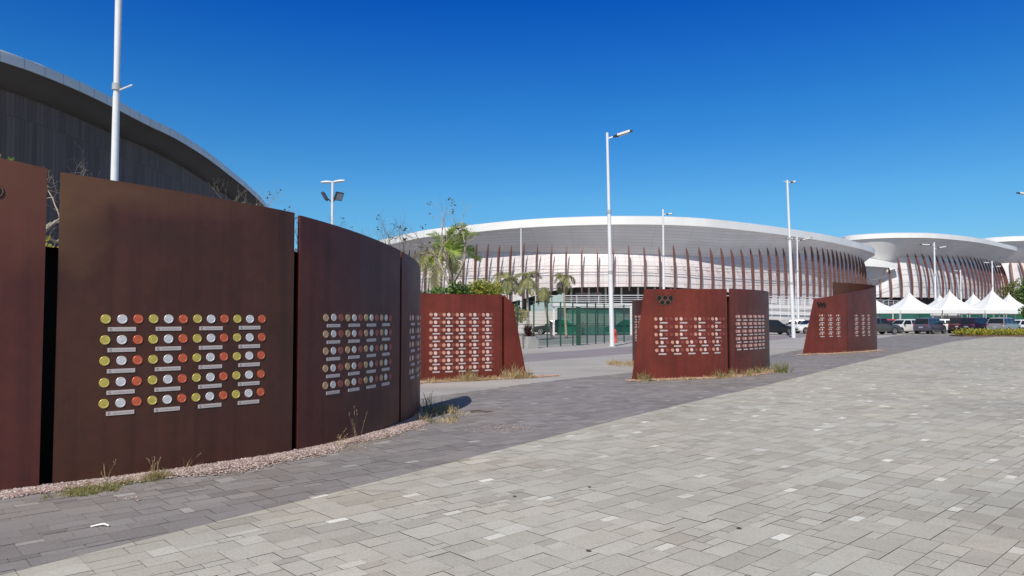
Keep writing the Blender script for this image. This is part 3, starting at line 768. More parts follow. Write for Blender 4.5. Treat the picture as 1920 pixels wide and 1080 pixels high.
# ------------------------------------------------------------------ fence, green screens, yard
yd = [gx(880, 40).to_2d(), gx(1000, 39.5).to_2d(), gx(1190, 51).to_2d(), gx(1330, 62).to_2d()]
mb = MB(); fl = Path([gx(930, 36.5), gx(1010, 39.3), gx(1100, 44.2), gx(1186, 50.5), gx(1260, 57)])
fq = np.linspace(0, fl.L, 20)
strip('fenced_yard', [fl.pt(q, -60).to_2d() for q in fq], [fl.pt(q, 0).to_2d() for q in fq], -.005, M['yard'])
fr = empty('mesh_fence', fl.pt(fl.L / 2), 'thin dark green post fence of wire mesh along the yard, behind the white lamp post', 'fence')
m, nt, b = new_mat('wire mesh')
uv = nd(nt, 'ShaderNodeUVMap').outputs[0]; br = nd(nt, 'ShaderNodeTexBrick'); br.offset = 0; nt.links.new(uv, br.inputs['Vector'])
br.inputs['Scale'].default_value = 1; br.inputs['Brick Width'].default_value = .06; br.inputs['Row Height'].default_value = .2; br.inputs['Mortar Size'].default_value = .0035
b.inputs['Base Color'].default_value = (.03, .11, .075, 1); b.inputs['Roughness'].default_value = .5
tr = nd(nt, 'ShaderNodeBsdfTransparent'); ms = nd(nt, 'ShaderNodeMixShader')
nt.links.new(br.outputs['Fac'], ms.inputs[0]); nt.links.new(tr.outputs[0], ms.inputs[1]); nt.links.new(b.outputs[0], ms.inputs[2])
nt.links.new(ms.outputs[0], nt.nodes['Material Output'].inputs['Surface']); M['mesh'] = m
fs = [fl.s_px(x) for x in (970, 1001, 1026, 1051, 1074, 1101, 1117, 1133, 1170, 1195, 1225)]
loft(fl, list(np.linspace(fs[0], fs[-1], 20)), lambda s: [(-.03, .08), (-.03, 2.45)], 'wire_mesh', M['mesh'], fr)
for s in fs:
    mb = MB(); p = fl.pt(s); mb.box((p.x - .04, p.y - .04, 0), (p.x + .04, p.y + .04, 2.55)); mb.build('fence_post', M['green_post'], fr)
mb = MB(); mb.tube([fl.pt(s, 0, 2.5) for s in np.linspace(fs[0], fs[-1], 16)], .02, 5); mb.tube([fl.pt(s, 0, 1.28) for s in np.linspace(fs[0], fs[-1], 16)], .012, 5); mb.build('fence_rail', M['green_post'], fr)
p = fl.pt(fl.s_px(1083), .05); mb = MB(); mb.box((p.x - .13, p.y - .1, 0), (p.x + .13, p.y + .1, 2.3)); mb.build('gate_post', M['green_post'], fr)

def screen_mat(name, c):
    m, nt, b = new_mat(name)
    nt.links.new(ramp(nt, noise(nt, .5, 5, stretch=(1, 1, .4)), [(.3, tuple(x * .7 for x in c)), (.7, tuple(x * 1.2 for x in c))]), b.inputs['Base Color'])
    b.inputs['Roughness'].default_value = .35
    tr = nd(nt, 'ShaderNodeBsdfTransparent'); ms = nd(nt, 'ShaderNodeMixShader'); ms.inputs[0].default_value = .84
    nt.links.new(tr.outputs[0], ms.inputs[1]); nt.links.new(b.outputs[0], ms.inputs[2])
    nt.links.new(ms.outputs[0], nt.nodes['Material Output'].inputs['Surface']); return m
M['screen'] = screen_mat('green windscreen', (.008, .13, .085))
def screen_fence(name, label, pts, z0, z1, step, frame, screen='screen', top=True):
    pth = Path(pts); r = empty(name, pth.pt(0), label, 'fence'); q = list(np.linspace(0, pth.L, 30))
    loft(pth, q, lambda s: [(-.03, z0), (-.03, z1)], 'green_screen', M[screen], r)
    s = 0
    while s <= pth.L + .01:
        mb = MB(); p = pth.pt(s); mb.box((p.x - .05, p.y - .05, 0), (p.x + .05, p.y + .05, z1 + .05)); mb.build('screen_post', frame, r); s += step
    if top:
        mb = MB(); mb.tube([pth.pt(s, .03, z1 + .02) for s in q], .05, 6); mb.tube([pth.pt(s, .03, z0 + .9) for s in q], .025, 6); mb.build('screen_rail', frame, r)
    return r
screen_fence('green_screen_fence', 'dark green screened fence under the white walkway, behind the orange red post', [gx(1046, 69), gx(1086, 68), gx(1140, 69), gx(1215, 72)], .05, 2.55, 2.05, M['green_post'])
mb = MB()
for x, Y in ((1038, 68), (1086, 66.8), (1183, 68.5)):
    p = gx(x, Y); mb.box((p.x - .09, p.y - .09, 0), (p.x + .09, p.y + .09, 2.75))
p, p2_ = gx(1036, 67.9), gx(1230, 70.5)
mb.add([(p.x, p.y - .2, 2.75), (p2_.x, p2_.y - .2, 2.75), (p2_.x, p2_.y - .2, 3.05), (p.x, p.y - .2, 3.05), (p.x, p.y + 3, 2.75), (p2_.x, p2_.y + 3, 2.75), (p2_.x, p2_.y + 3, 3.05), (p.x, p.y + 3, 3.05)],
       [(0, 1, 2, 3), (3, 2, 6, 7), (0, 4, 5, 1), (4, 7, 6, 5), (0, 3, 7, 4), (1, 5, 6, 2)])
o = mb.build('canopy_frame', M['white'], None, False, gx(1086, 67)); tag(o, 'white beam and posts framing the dark green screens', 'canopy')
mb = MB(); p, p2_ = gx(955, 78), gx(1044, 74)
mb.add([(p.x, p.y, 0), (p2_.x, p2_.y, 0), (p2_.x, p2_.y, 2.35), (p.x, p.y, 2.35), (p.x, p.y + .2, 0), (p2_.x, p2_.y + .2, 0), (p2_.x, p2_.y + .2, 2.35), (p.x, p.y + .2, 2.35)],
       [(0, 1, 2, 3), (3, 2, 6, 7), (4, 7, 6, 5), (0, 3, 7, 4), (1, 5, 6, 2)])
o = mb.build('boundary_wall', M['cream'], None, False, gx(1000, 76)); tag(o, 'pale low wall behind the palms and mesh fence, left of the green screens', 'wall')
mb = MB(); p, p2_ = gx(995, 112), gx(1060, 108)
mb.add([(p.x, p.y, 0), (p2_.x, p2_.y, 0), (p2_.x, p2_.y, 5.6), (p.x, p.y, 3.6), (p.x, p.y + .3, 0), (p2_.x, p2_.y + .3, 0), (p2_.x, p2_.y + .3, 5.6), (p.x, p.y + .3, 3.6)], [(0, 1, 2, 3), (3, 2, 6, 7), (4, 7, 6, 5), (0, 3, 7, 4), (1, 5, 6, 2)])
o = mb.build('stair_wall', plain('pale teal wall', (.42, .52, .52), .6), None, False, gx(1030, 110)); tag(o, 'grey green sloping stair wall below the arena, behind the slim palms', 'wall')

# orange red post
g = gx(1151.5, 48); r = empty('fire_hydrant', g, 'orange red domed post standing right of the white lamp post', 'hydrant')
mb = MB(); mb.lathe([(.21, 0), (.21, .06), (.17, .07), (.165, .62), (.19, .63), (.19, .68), (.15, .70)], 18, 0, Matrix.Translation(g)); mb.build('hydrant_body', M['hydrant'], r, True)
mb = MB(); mb.lathe([(.155, .70), (.15, .78), (.11, .85), (.05, .89), (.035, .93), (.01, .94)], 18, 0, Matrix.Translation(g)); mb.build('hydrant_cap', M['hydrant'], r, True)
for sx in (-1, 1):
    mb = MB(); mb.lathe([(.055, .0), (.055, .1), (.03, .11)], 10, 0, Matrix.Translation(g + Vector((sx * .10, 0, .48))) @ Matrix.Rotation(sx * math.pi / 2, 4, 'Y')); mb.build('hydrant_outlet', M['hydrant'], r)

# concrete planter with a spiky dark red plant
g = gx(991, 38.9)
mb = MB(); T = Matrix.Translation(g) @ Matrix.Rotation(R(38), 4, 'Z')
a, b_ = .36, .42
mb.add([T @ Vector(v) for v in ((-a, -a, 0), (a, -a, 0), (a, a, 0), (-a, a, 0), (-b_, -b_, .64), (b_, -b_, .64), (b_, b_, .64), (-b_, b_, .64), (-.34, -.34, .64), (.34, -.34, .64), (.34, .34, .64), (-.34, .34, .64), (-.34, -.34, .55), (.34, -.34, .55), (.34, .34, .55), (-.34, .34, .55))],
       [(0, 1, 5, 4), (1, 2, 6, 5), (2, 3, 7, 6), (3, 0, 4, 7), (4, 5, 9, 8), (5, 6, 10, 9), (6, 7, 11, 10), (7, 4, 8, 11), (8, 9, 13, 12), (9, 10, 14, 13), (10, 11, 15, 14), (11, 8, 12, 15)])
mb.add([T @ Vector(v) for v in ((-.34, -.34, .57), (.34, -.34, .57), (.34, .34, .57), (-.34, .34, .57))], [(0, 1, 2, 3)], 1)
o = mb.build('planter', [M['conc'], M['soil']], None, False, g); tag(o, 'square pale concrete planter beside the slanting red end piece', 'planter')
mb = MB()
for k in range(90):
    a = rnd.uniform(0, 6.28); el = rnd.uniform(.25, 1.4); l = rnd.uniform(.55, 1.0); w_ = rnd.uniform(.03, .05)
    d = Vector((math.cos(a) * math.cos(el), math.sin(a) * math.cos(el), math.sin(el))); sd_ = Vector((-math.sin(a), math.cos(a), 0)) * w_
    p = g + Vector((0, 0, .57)); q1 = p + d * l * .55; q2 = p + d * l - Vector((0, 0, .12 * l))
    mb.add([p - sd_ * .6, p + sd_ * .6, q1 + sd_, q1 - sd_, q2], [(0, 1, 2, 3), (3, 2, 4)])
o = mb.build('spiky_plant', M['red_leaf'], None, False, g + Vector((0, 0, .57))); tag(o, 'dark red spiky plant growing in the concrete planter', 'plant')

# ------------------------------------------------------------------ lamp posts
def lamp_post(g, h, label, heads, r0=.125, r1=.07, collar=None, group='white lamp posts', rot=0.0, tilt=0.0):
    r = empty('lamp_post', g, label, 'lamp post', group); r.rotation_euler = (0, R(tilt), 0)
    mb = MB(); zs = [0, .02, .02, h * .33, h * .34, h * .62, h * .63, h]; rs = [.2, .2, r0 * 1.05, r0, r0 * .9, r0 * .8, r0 * .7, r1]
    mb.tube([g + Vector((0, 0, z)) for z in zs], rs, 14); o = mb.build('pole', M['pole'], r); shade_auto(o)
    for z in ((h * .335, h * .62) if collar is None else collar):
        mb = MB(); mb.lathe([(r0 * 1.04, 0), (r0 * 1.04, .2)], 14, 0, Matrix.Translation(g + Vector((0, 0, z)))); shade_auto(mb.build('collar', M['lamp_grey'], r))
    for (kind, ang, z, l, up) in heads:
        d = Vector((math.cos(ang), math.sin(ang), 0)); s_ = Vector((-d.y, d.x, 0)); top = g + Vector((0, 0, z))
        e1 = top + d * l + Vector((0, 0, up))
        if kind == 'arm':
            mb = MB(); mb.tube([top, e1], .028, 6); mb.build('arm', M['pole'], r)
        elif kind == 'box':          # slim road lantern: short arm, grey housing with a pale lens, dark end
            e0 = top + d * .32 + Vector((0, 0, up * .22))
            mb = MB(); mb.tube([top, e0], .04, 8); mb.build('arm', M['pole'], r)
            ax = (e1 - e0).normalized(); nz = s_.cross(ax) * -1
            if nz.z < 0: nz = -nz
            fr_ = Matrix((ax, s_, nz)).transposed().to_4x4(); T = Matrix.Translation(e0) @ fr_; L = (e1 - e0).length
            mb = MB(); wv = .15
            mb.add([T @ Vector(v) for v in ((0, -.05, -.04), (0, .05, -.04), (0, .05, .04), (0, -.05, .04), (L * .2, -wv, -.07), (L * .2, wv, -.07), (L * .2, wv, .06), (L * .2, -wv, .06), (L, -wv * .8, -.05), (L, wv * .8, -.05), (L, wv * .8, .03), (L, -wv * .8, .03))],
                   [(0, 3, 2, 1), (0, 1, 5, 4), (1, 2, 6, 5), (2, 3, 7, 6), (3, 0, 4, 7), (4, 5, 9, 8), (5, 6, 10, 9), (6, 7, 11, 10), (7, 4, 8, 11), (8, 9, 10, 11)])
            h_ = mb.build('lamp_head', M['lamp_dark'], r)
            mb = MB(); mb.box((L * .22, -wv * 1.03, -.045), (L * .86, wv * 1.03, .075), 0, T); mb.build('head_cover', M['white'], r)
            mb = MB(); mb.box((L * .3, -wv * .7, -.085), (L * .8, wv * .7, -.068), 0, T); mb.build('lens', M['glass_lamp'], h_)
        elif kind == 'oval':         # rounded lantern
            T = Matrix.Translation(top + d * l * .5 + Vector((0, 0, up * .5))) @ Matrix.Rotation(ang, 4, 'Z') @ Matrix.Rotation(-math.atan2(up, l), 4, 'Y')
            mb = MB(); rows = []
            for i in range(9):
                t = i / 8; w_ = .04 + .17 * math.sin(math.pi * min(1, t * .85 + .08)); hh = .05 + .10 * math.sin(math.pi * min(1, t * .8 + .1))
                rows.append([T @ Vector(((t - .5) * l, w_ * math.cos(q), hh * math.sin(q) * (1 if math.sin(q) > 0 else .45))) for q in np.linspace(0, 2 * math.pi, 13)[:-1]])
            mb.grid(rows, 0, True); mb.add(rows[0], [tuple(range(12))[::-1]]); mb.add(rows[-1], [tuple(range(12))]); mb.build('lamp_head', M['white'], r, True)
        elif kind == 'flood':        # square floodlight on a bracket
            T = Matrix.Translation(e1) @ Matrix.Rotation(ang + rot, 4, 'Z') @ Matrix.Rotation(R(30), 4, 'Y')
            mb = MB(); mb.tube([top, e1], .04, 6); mb.build('arm', M['lamp_dark'], r)
            mb = MB(); mb.box((-.1, -.34, -.34), (.1, .34, .34), 0, T); h_ = mb.build('floodlight', M['lamp_dark'], r)
            mb = MB(); mb.box((.1, -.29, -.29), (.115, .29, .29), 0, T); mb.build('lens', M['lamp_grey'], h_)
    return r
lamp_post(gx(208.5, 22), 13.6, 'thickest white pole, cut off by the top border, behind the brown medal panel', [('arm', R(-12), at(214, 171, 22).z, .56, .16)], .125, .11, (at(214, 163, 22).z - .1, ))
lamp_post(gx(621, 58), 12.6, 'white lamp post with twin rounded heads and two black floodlights', [('oval', R(180), 12.62, .95, .0), ('oval', R(-10), 12.62, 1.05, .1), ('flood', R(200), 11.0, .6, .45), ('flood', R(-20), 11.0, .6, .45)], .16, .10, (3.0,), rot=R(-20))
lamp_post(gx(1147.5, 41.5), 12.4, 'tall white lamp post with one slim lantern, standing beside the orange red post', [('box', R(-5), 12.05, 1.45, .42)], .13, .075, tilt=-1.0)
lamp_post(gx(1245, 71), 12.4, 'white lamp post rising behind the five ring panel with its thin arm to the right', [('box', R(8), 11.9, 1.0, .1)], .14, .09)
lamp_post(gx(1487.5, 60), 13.2, 'white lamp post with short lantern at its tip, between the two far rust walls', [('box', R(20), 13.0, .85, .12), ('arm', R(185), 13.05, .35, .05)], .15, .085, tilt=-1.4)
lamp_post(gx(1497, 94), 12.4, 'white lamp post with two thin arms just right of a taller one', [('box', R(178), 12.0, 1.5, .05), ('box', R(5), 11.7, 2.0, .5)], .15, .09)
lamp_post(gx(977, 85), 12.4, 'thin plain white pole left of centre, before the arena facade above the palms', [('box', R(90), 12.3, .8, .1)], .11, .07)
lamp_post(gx(1755, 102), 12.4, 'white lamp post with arms on both sides, rising beside the tent above the minivan', [('box', R(178), 12.0, 2.0, .12), ('box', R(3), 11.5, 1.9, .35)], .17, .10)
lamp_post(gx(1863, 135), 12.4, 'white lamp post with two arms before the dense red fins of the second arena', [('box', R(178), 12.0, 1.8, .12), ('box', R(3), 11.3, 1.8, .1)], .19, .11)
lamp_post(gx(1803, 160), 12.4, 'smallest white lamp post between the two tallest front tents', [('box', R(178), 12.1, 1.6, .1)], .2, .12)

lamp_post(gx(1950, 62), 12.6, 'lamp post outside the right border, only the tip of its lantern showing', [('box', R(178), 12.2, 1.62, .3)], .15, .09)
# ------------------------------------------------------------------ tents
def make_tent(loc, label, grp, peak=5.3):
    r = empty('pagoda_tent', loc, label, 'tent', grp); H = 2.55; hw = 2.5
    mb = MB(); rows = []; per = 24
    for i in range(15):
        t = i / 14; w_ = hw * (1 - t) ** 1.0 + .04; z = H + (peak - H) * (.62 * t + .38 * t ** 4.0)
        ring = []
        for k in range(per):
            e = k // (per // 4); f = (k % (per // 4)) / (per // 4); c = [(-1, -1), (1, -1), (1, 1), (-1, 1)]
            a, b_ = Vector(c[e]), Vector(c[(e + 1) % 4]); p = a.lerp(b_, f) * w_
            sag = -.10 * math.sin(math.pi * f) * (1 - t) * t * 4
            ring.append(Vector((p.x, p.y, z + sag)))
        rows.append(ring)
    mb.grid(rows, 0, True); mb.add(rows[-1], [tuple(range(per))]); mb.build('canopy', M['tent'], r, True, world=False)
    mb = MB(); e = hw + .03
    q = [Vector((-e, -e, 0)), Vector((e, -e, 0)), Vector((e, e, 0)), Vector((-e, e, 0))]
    mb.grid([[p + Vector((0, 0, H - .36)) for p in q], [p + Vector((0, 0, H + .03)) for p in q]], 0, True); mb.build('valance', M['tent'], r, world=False)
    for p in q:
        mb = MB(); x, y = p.x * .97, p.y * .97; mb.box((x - .05, y - .05, 0), (x + .05, y + .05, H)); mb.build('leg', M['alu'], r, world=False)
    mb = MB(); mb.tube([(0, 0, peak - .02), (0, 0, peak + .22)], .05, 6); mb.build('finial', M['tent'], r, world=False)
    return r
gT = 'white pagoda tents beyond the car park'
for (x, Y, lab, pk) in ((1629, 88, 'white pointed tent half hidden by the right edge of the most distant rust wall', 4.7), (1706, 88, 'white pointed tent above the white hatchback, standing alone', 4.75), (1782, 88, 'white pointed tent above the grey minivan, in the front row', 4.9), (1861.5, 88, 'tallest white pointed tent, above the silver car at the right', 5.05),
                        (1763, 98, 'small white tent peak peeping out left of the tent above the minivan', 4.7), (1826, 98, 'white tent peak in the gap between the two tallest front tents', 4.9), (1893, 98, 'rightmost white tent peak, behind the tallest tent', 4.9)):
    make_tent(gx(x, Y), lab, gT, pk)
screen_fence('green_screen_fence', 'dark green screened fence in the shade of the white tents', [gx(1625, 96), gx(1700, 95), gx(1745, 95)], .2, 2.3, 3.2, M['white'])
screen_fence('green_screen_fence', 'green screened fence under the right hand tents behind the parked cars', [gx(1800, 104), gx(1870, 103), gx(1960, 102)], .2, 2.2, 3.0, M['alu'])
mb = MB(); p, p2_ = gx(1745, 101), gx(1802, 101)
mb.box((p.x, 101, 0), (p2_.x, 101.2, 2.4)); o = mb.build('white_hoarding', M['white'], None, False, (p.x, 101, 0)); tag(o, 'white hoarding under the tents, between the two green screened fences', 'hoarding')

# ------------------------------------------------------------------ cars
def paint(name, c, metal=.2):
    m, nt, b = new_mat(name); b.inputs['Base Color'].default_value = (*c, 1); b.inputs['Roughness'].default_value = .28
    b.inputs['Metallic'].default_value = metal; b.inputs['Coat Weight'].default_value = .6; b.inputs['Coat Roughness'].default_value = .06; return m
PA = {'black': paint('black car paint', (.012, .012, .014), 0), 'white': paint('white car paint', (.78, .78, .79), 0), 'silver': paint('silver car paint', (.40, .41, .44), .5),
      'grey': paint('dark grey car paint', (.085, .08, .085)), 'blue': paint('blue grey car paint', (.105, .10, .15)), 'red': paint('red car paint', (.55, .008, .03), .1),
      'purple': paint('dark purple car paint', (.038, .022, .055)), 'maroon': paint('dark maroon car paint', (.045, .015, .025))}
PA['black'].node_tree.nodes['Principled BSDF'].inputs['Coat Weight'].default_value = .1; PA['black'].node_tree.nodes['Principled BSDF'].inputs['Roughness'].default_value = .5
M['glass'] = plain('car glass', (.015, .017, .02), .08, 0, .1, 3, .8)
M['tyre'] = plain('tyre rubber', (.02, .02, .02), .8); M['rim'] = plain('wheel rim', (.55, .55, .57), .3, .6)
M['tail'] = plain('tail light', (.45, .02, .02), .25); M['head'] = plain('head light', (.8, .8, .8), .15); M['plastic'] = plain('black plastic', (.025, .025, .027), .6)
#       L, W, H, sill, belt, hood front z, tail z, cabin x fractions (from the front): screen base, roof front, roof rear, rear base
CAR = {'sedan': (4.45, 1.72, 1.45, .22, .92, .70, .92, (.27, .42, .74, .90)),
       'hatch': (3.95, 1.70, 1.50, .22, .95, .74, .90, (.24, .40, .86, .97)),
       'suv': (4.35, 1.80, 1.68, .28, 1.06, .88, 1.0, (.25, .39, .88, .98)),
       'minivan': (4.35, 1.72, 1.66, .22, .98, .78, .95, (.17, .36, .90, .985))}
def make_car(kind):
    L, W, H, sill, belt, hz_, tz, fx = CAR[kind]; r = bpy.data.objects.new('parked_car', None); COL.objects.link(r); r.empty_display_size = .3
    X = lambda f: L / 2 - f * L; w = W / 2; wr = .315 if kind != 'suv' else .35; ax = (X(.19), X(.80))
    mb = MB(); rows = []
    st = [(0, .80, hz_ - .10, sill + .12), (.015, .90, hz_, sill + .05), (.08, .97, hz_ + .09, sill), (fx[0], 1, belt - .02, sill), (.5, 1, belt, sill), (.8, 1, belt + .02, sill), (.93, .98, tz + .02, sill + .04), (.985, .92, tz, sill + .10), (1, .86, tz - .12, sill + .16)]
    for f, wf, zt, zb in st:
        a = w * wf; zm = zb + (zt - zb) * .55
        half = [(0, zb), (a * .86, zb), (a * .985, zb + .10), (a, zm), (a * .965, zt - .05), (a * .86, zt), (a * .45, zt + .025), (0, zt + .03)]
        rows.append([Vector((X(f), y, z)) for y, z in half] + [Vector((X(f), -y, z)) for y, z in half[-2:0:-1]])
    mb.grid(rows, 0, True); n = len(rows[0]); mb.add(rows[0], [tuple(range(n))]); mb.add(rows[-1], [tuple(range(n))[::-1]])
    wb, wt = w * .90, w * .70; bz = belt - .02
    cab = []
    for t, (f0, f1) in ((0, (fx[0], fx[3])), (.5, (fx[0] * .45 + fx[1] * .55, fx[3] * .45 + fx[2] * .55)), (.9, (fx[1] - .01, fx[2] + .01)), (1, (fx[1] + .03, fx[2] - .02))):
        z = bz + (H - bz) * t; ww = wb + (wt - wb) * t ** 1.3 - (.05 if t == 1 else 0)
        cab.append((z, X(f0), X(f1), ww))
    ring = lambda c: [Vector((c[1], c[3], c[0])), Vector((c[1], -c[3], c[0])), Vector((c[2], -c[3], c[0])), Vector((c[2], c[3], c[0]))]
    mb.grid([ring(c)[::-1] for c in cab], 0, True)
    top = ring(cab[-1]); mid = Vector((sum(p.x for p in top) / 4, 0, H + .03)); mb.add(top + [mid], [(0, 1, 4)[::-1], (1, 2, 4)[::-1], (2, 3, 4)[::-1], (3, 0, 4)[::-1]])
    b = mb.build('body', PA['white'], r, world=False); shade_auto(b, 40); b.material_slots[0].link = 'OBJECT'; b.material_slots[0].material = PA['white']
    c0, c1, c2 = cab[0], cab[1], cab[2]; e = .012
    def lerp(c, z):
        for a, d in zip((c0, c1), (c1, c2)):
            if a[0] <= z <= d[0]: t = (z - a[0]) / (d[0] - a[0]); return [a[i] + (d[i] - a[i]) * t for i in range(4)]
        return c2
    zs = [bz + .05, bz + (H - bz) * .5, bz + (H - bz) * .84]
    for name, ix, sg in (('windscreen', 1, 1), ('rear_window', 2, -1)):
        m2 = MB(); m2.grid([[Vector((lerp(c0, z)[ix] + sg * e, y * (lerp(c0, z)[3] - .07), z + .004)) for y in (-1, 1)] for z in zs]); m2.build(name, M['glass'], r, world=False)
    doors = (0.03, .36, .40, .70, .73, .96) if kind in ('suv', 'minivan') else (.04, .45, .49, .92)
    for sy in (-1, 1):
        for k in range(0, len(doors), 2):
            m2 = MB(); rws = []
            for z in zs:
                q = lerp(c0, z); q1 = lerp(c0, zs[0])
                # keep pillars upright except at the ends of the cabin
                xs = []
                for d in doors[k:k + 2]:
                    up = q1[1] + (q1[2] - q1[1]) * d; xs.append(min(max(up, q[2] + .05), q[1] - .05))
                rws.append([Vector((xs[0], sy * (q[3] + e), z)), Vector((xs[1], sy * (q[3] + e), z))])
            m2.grid(rws); m2.build('side_window', M['glass'], r, world=False)
        for x in ax:
            T = Matrix.Translation((x, sy * (w - .19), wr)) @ Matrix.Rotation(-sy * math.pi / 2, 4, 'X')
            m2 = MB(); m2.lathe([(wr * .6, 0), (wr * .97, .0), (wr, .03), (wr, .17), (wr * .95, .2), (wr * .66, .2)], 20, 0, T); whl = m2.build('wheel', M['tyre'], r, world=False)
            m2 = MB(); m2.lathe([(wr * .68, .17), (wr * .68, .208), (wr * .58, .205), (wr * .5, .19), (wr * .14, .205), (.01, .205)], 10, 0, T); m2.build('rim', M['rim'], whl, world=False)
            m2 = MB(); n = 14; a = [Vector((x + (wr + .06) * math.cos(math.pi * i / n), sy * (w + .001), wr + (wr + .06) * math.sin(math.pi * i / n))) for i in range(n + 1)]
            a = [Vector((p.x, p.y, max(p.z, sill))) for p in a]; m2.add(a, [tuple(range(n + 1))]); m2.build('wheel_arch', M['plastic'], r, world=False)
        m2 = MB(); m2.box((L / 2 - .30, sy * w * .58 - .14, hz_ - .10), (L / 2 - .035, sy * w * .58 + .14, hz_ + .035)); m2.build('headlight', M['head'], r, world=False)
        m2 = MB(); m2.box((-L / 2 + .02, sy * w * .72 - .10, tz - .22), (-L / 2 + .16, sy * w * .72 + .13, tz + .0)); m2.build('taillight', M['tail'], r, world=False)
        m2 = MB(); m2.box((X(fx[0]) - .32, sy * (w + .10) - .09, belt), (X(fx[0]) - .16, sy * (w + .10) + .06, belt + .13)); m2.build('mirror', M['plastic'], r, world=False)
    m2 = MB(); m2.box((L / 2 - .06, -w * .62, sill + .12), (L / 2 + .012, w * .62, sill + .30)); m2.build('grille', M['plastic'], r, world=False)
    m2 = MB(); m2.box((-L / 2 - .012, -.2, tz - .32), (-L / 2 + .06, .2, tz - .20)); m2.build('number_plate', M['alu'], r, world=False)
    return r
protos = {}
def car(kind, col, x, Y, deg, label):
    if kind not in protos: r = protos[kind] = make_car(kind)
    else: r = copy_tree(protos[kind])
    r.location = gx(x, Y); r.rotation_euler = (0, 0, R(deg)); tag(r, label, 'car', 'cars parked in the car park')
    for ch in bpy.data.objects:
        if ch.parent == r and ch.name.startswith('body'): ch.material_slots[0].material = PA[col]
    return r
for a in [('sedan', 'black', 1447, 71.5, 12, 'black sedan whose tail is hidden by the purplish rust panel'),
          ('sedan', 'silver', 1489, 80, 160, 'silver sedan behind the black sedan, between the two far rust walls'),
          ('hatch', 'white', 1522, 77, 190, 'white car half hidden by the slanting left edge of the most distant rust wall'),
          ('suv', 'grey', 1643, 72, 14, 'dark grey car cut by the right edge of the most distant rust wall'),
          ('hatch', 'red', 1655, 80, 165, 'bright red car behind the dark grey car'),
          ('hatch', 'white', 1694, 77.5, 198, 'white hatchback standing between the red car and the grey minivan'),
          ('minivan', 'blue', 1743, 75.5, 38, 'blue grey minivan with dark rear window, left of the dark maroon car'),
          ('hatch', 'white', 1778, 82, -28, 'white car half hidden behind the blue grey minivan'),
          ('suv', 'maroon', 1797, 78.5, 55, 'dark maroon car seen from behind, right of the minivan'),
          ('suv', 'purple', 1832, 76.5, 30, 'dark purple car behind the left end of the yellow flower bed'),
          ('sedan', 'maroon', 1852, 85, 60, 'dark car behind and between the purple car and the silver car'),
          ('suv', 'silver', 1882, 74.5, 35, 'silver grey car behind the yellow flower bed'),
          ('sedan', 'white', 1921, 77, 15, 'white car cut off by the right border behind the yellow flower bed'),
          ('sedan', 'black', 1700, 87, 20, 'black roofed car behind the white hatchback'),
          ('sedan', 'black', 1776, 90, 170, 'black car in the back row under the front tent, above the white car'),
          ('hatch', 'silver', 1808, 89, 20, 'silver roofed car in the back row behind the dark maroon car'),
          ('suv', 'black', 1874, 88, 10, 'black car in the back row behind the silver grey car'),
          ('sedan', 'black', 1041, 72, 170, 'black car half behind the left end of the dark green screens'),
          ('sedan', 'black', 1176, 74, 160, 'black car showing dimly through the green screens above the orange red post')]:
    car(*a)

# ------------------------------------------------------------------ plants
def leaf(mb, p, d, up, l, w_, mi=0):
    s_ = d.cross(up)
    if s_.length < 1e-4: s_ = Vector((1, 0, 0))
    s_ = s_.normalized() * w_; m_ = p + d * l * .5
    mb.add([p, m_ + s_, p + d * l, m_ - s_], [(0, 1, 2, 3)], mi)
def rdir(r, zlo=-1, zhi=1):
    a = r.uniform(0, 6.283); z = r.uniform(zlo, zhi); q = math.sqrt(max(0, 1 - z * z)); return Vector((q * math.cos(a), q * math.sin(a), z))
def branch(mb, tips, p, d, l, r0, depth, r, spread=.6, up=.12, mi=0):
    n = 4; pts = [p]; rs = [r0]
    for k in range(n):
        d = (d + rdir(r) * .16 + Vector((0, 0, up * .3))).normalized(); p = p + d * l / n; pts.append(p); rs.append(r0 * (1 - .42 * (k + 1) / n))
    mb.tube(pts, rs, 6 if r0 > .02 else 4, mi)
    if depth == 0: tips.append((p, d)); return
    for k in range(r.choice((2, 2, 3))):
        nd_ = (d + rdir(r) * spread + Vector((0, 0, up))).normalized(); i = r.randint(2, n)
        branch(mb, tips, pts[i], nd_, l * r.uniform(.6, .85), rs[i] * .75, depth - 1, r, spread, up, mi)
def bare_tree(name, g, h, label, seed, r0=.07, depth=4, leaves=0, bark='bark_pale', leafm='leaf_dark', spread=.6, lean=(0, 0), up=.12, group='bare trees behind the rust walls', lsz=.09, trunk=None, limbs=3):
    r = random.Random(seed); root = empty(name, g, label, 'tree', group); mb = MB(); tips = []
    th = h * .38 if trunk is None else trunk; top = g + Vector((lean[0] * .4, lean[1] * .4, th))
    mb.tube([g, g.lerp(top, .5) + Vector((r.uniform(-.05, .05), 0, 0)), top], [r0 * 1.25, r0 * 1.05, r0], 8)
    for k in range(limbs):
        d = (Vector((lean[0], lean[1], h * .5)).normalized() + rdir(r, -.2, .4) * spread).normalized()
        branch(mb, tips, top if k else g.lerp(top, .92), d, (h - th) * .46, r0 * .72, depth - 1, r, spread, up)
    o = mb.build('trunk', M[bark], root); o.data.polygons.foreach_set('use_smooth', [True] * len(o.data.polygons))
    if leaves:
        mb = MB()
        for _ in range(leaves):
            p, d = r.choice(tips)
            for q in range(r.randint(2, 6)): leaf(mb, p + rdir(r) * .08, rdir(r, -.6, .5), rdir(r), r.uniform(.6, 1.2) * lsz, lsz * .3)
        mb.build('crown', M[leafm], root)
    return root
bare_tree('bare_tree', gx(38, 12.2), 4.5, 'leafless branching tree behind the reddish panel cut off by the left border', 3, .05, 6, 0, 'bark_pale', spread=1.0, up=.0, trunk=2.75, limbs=5)
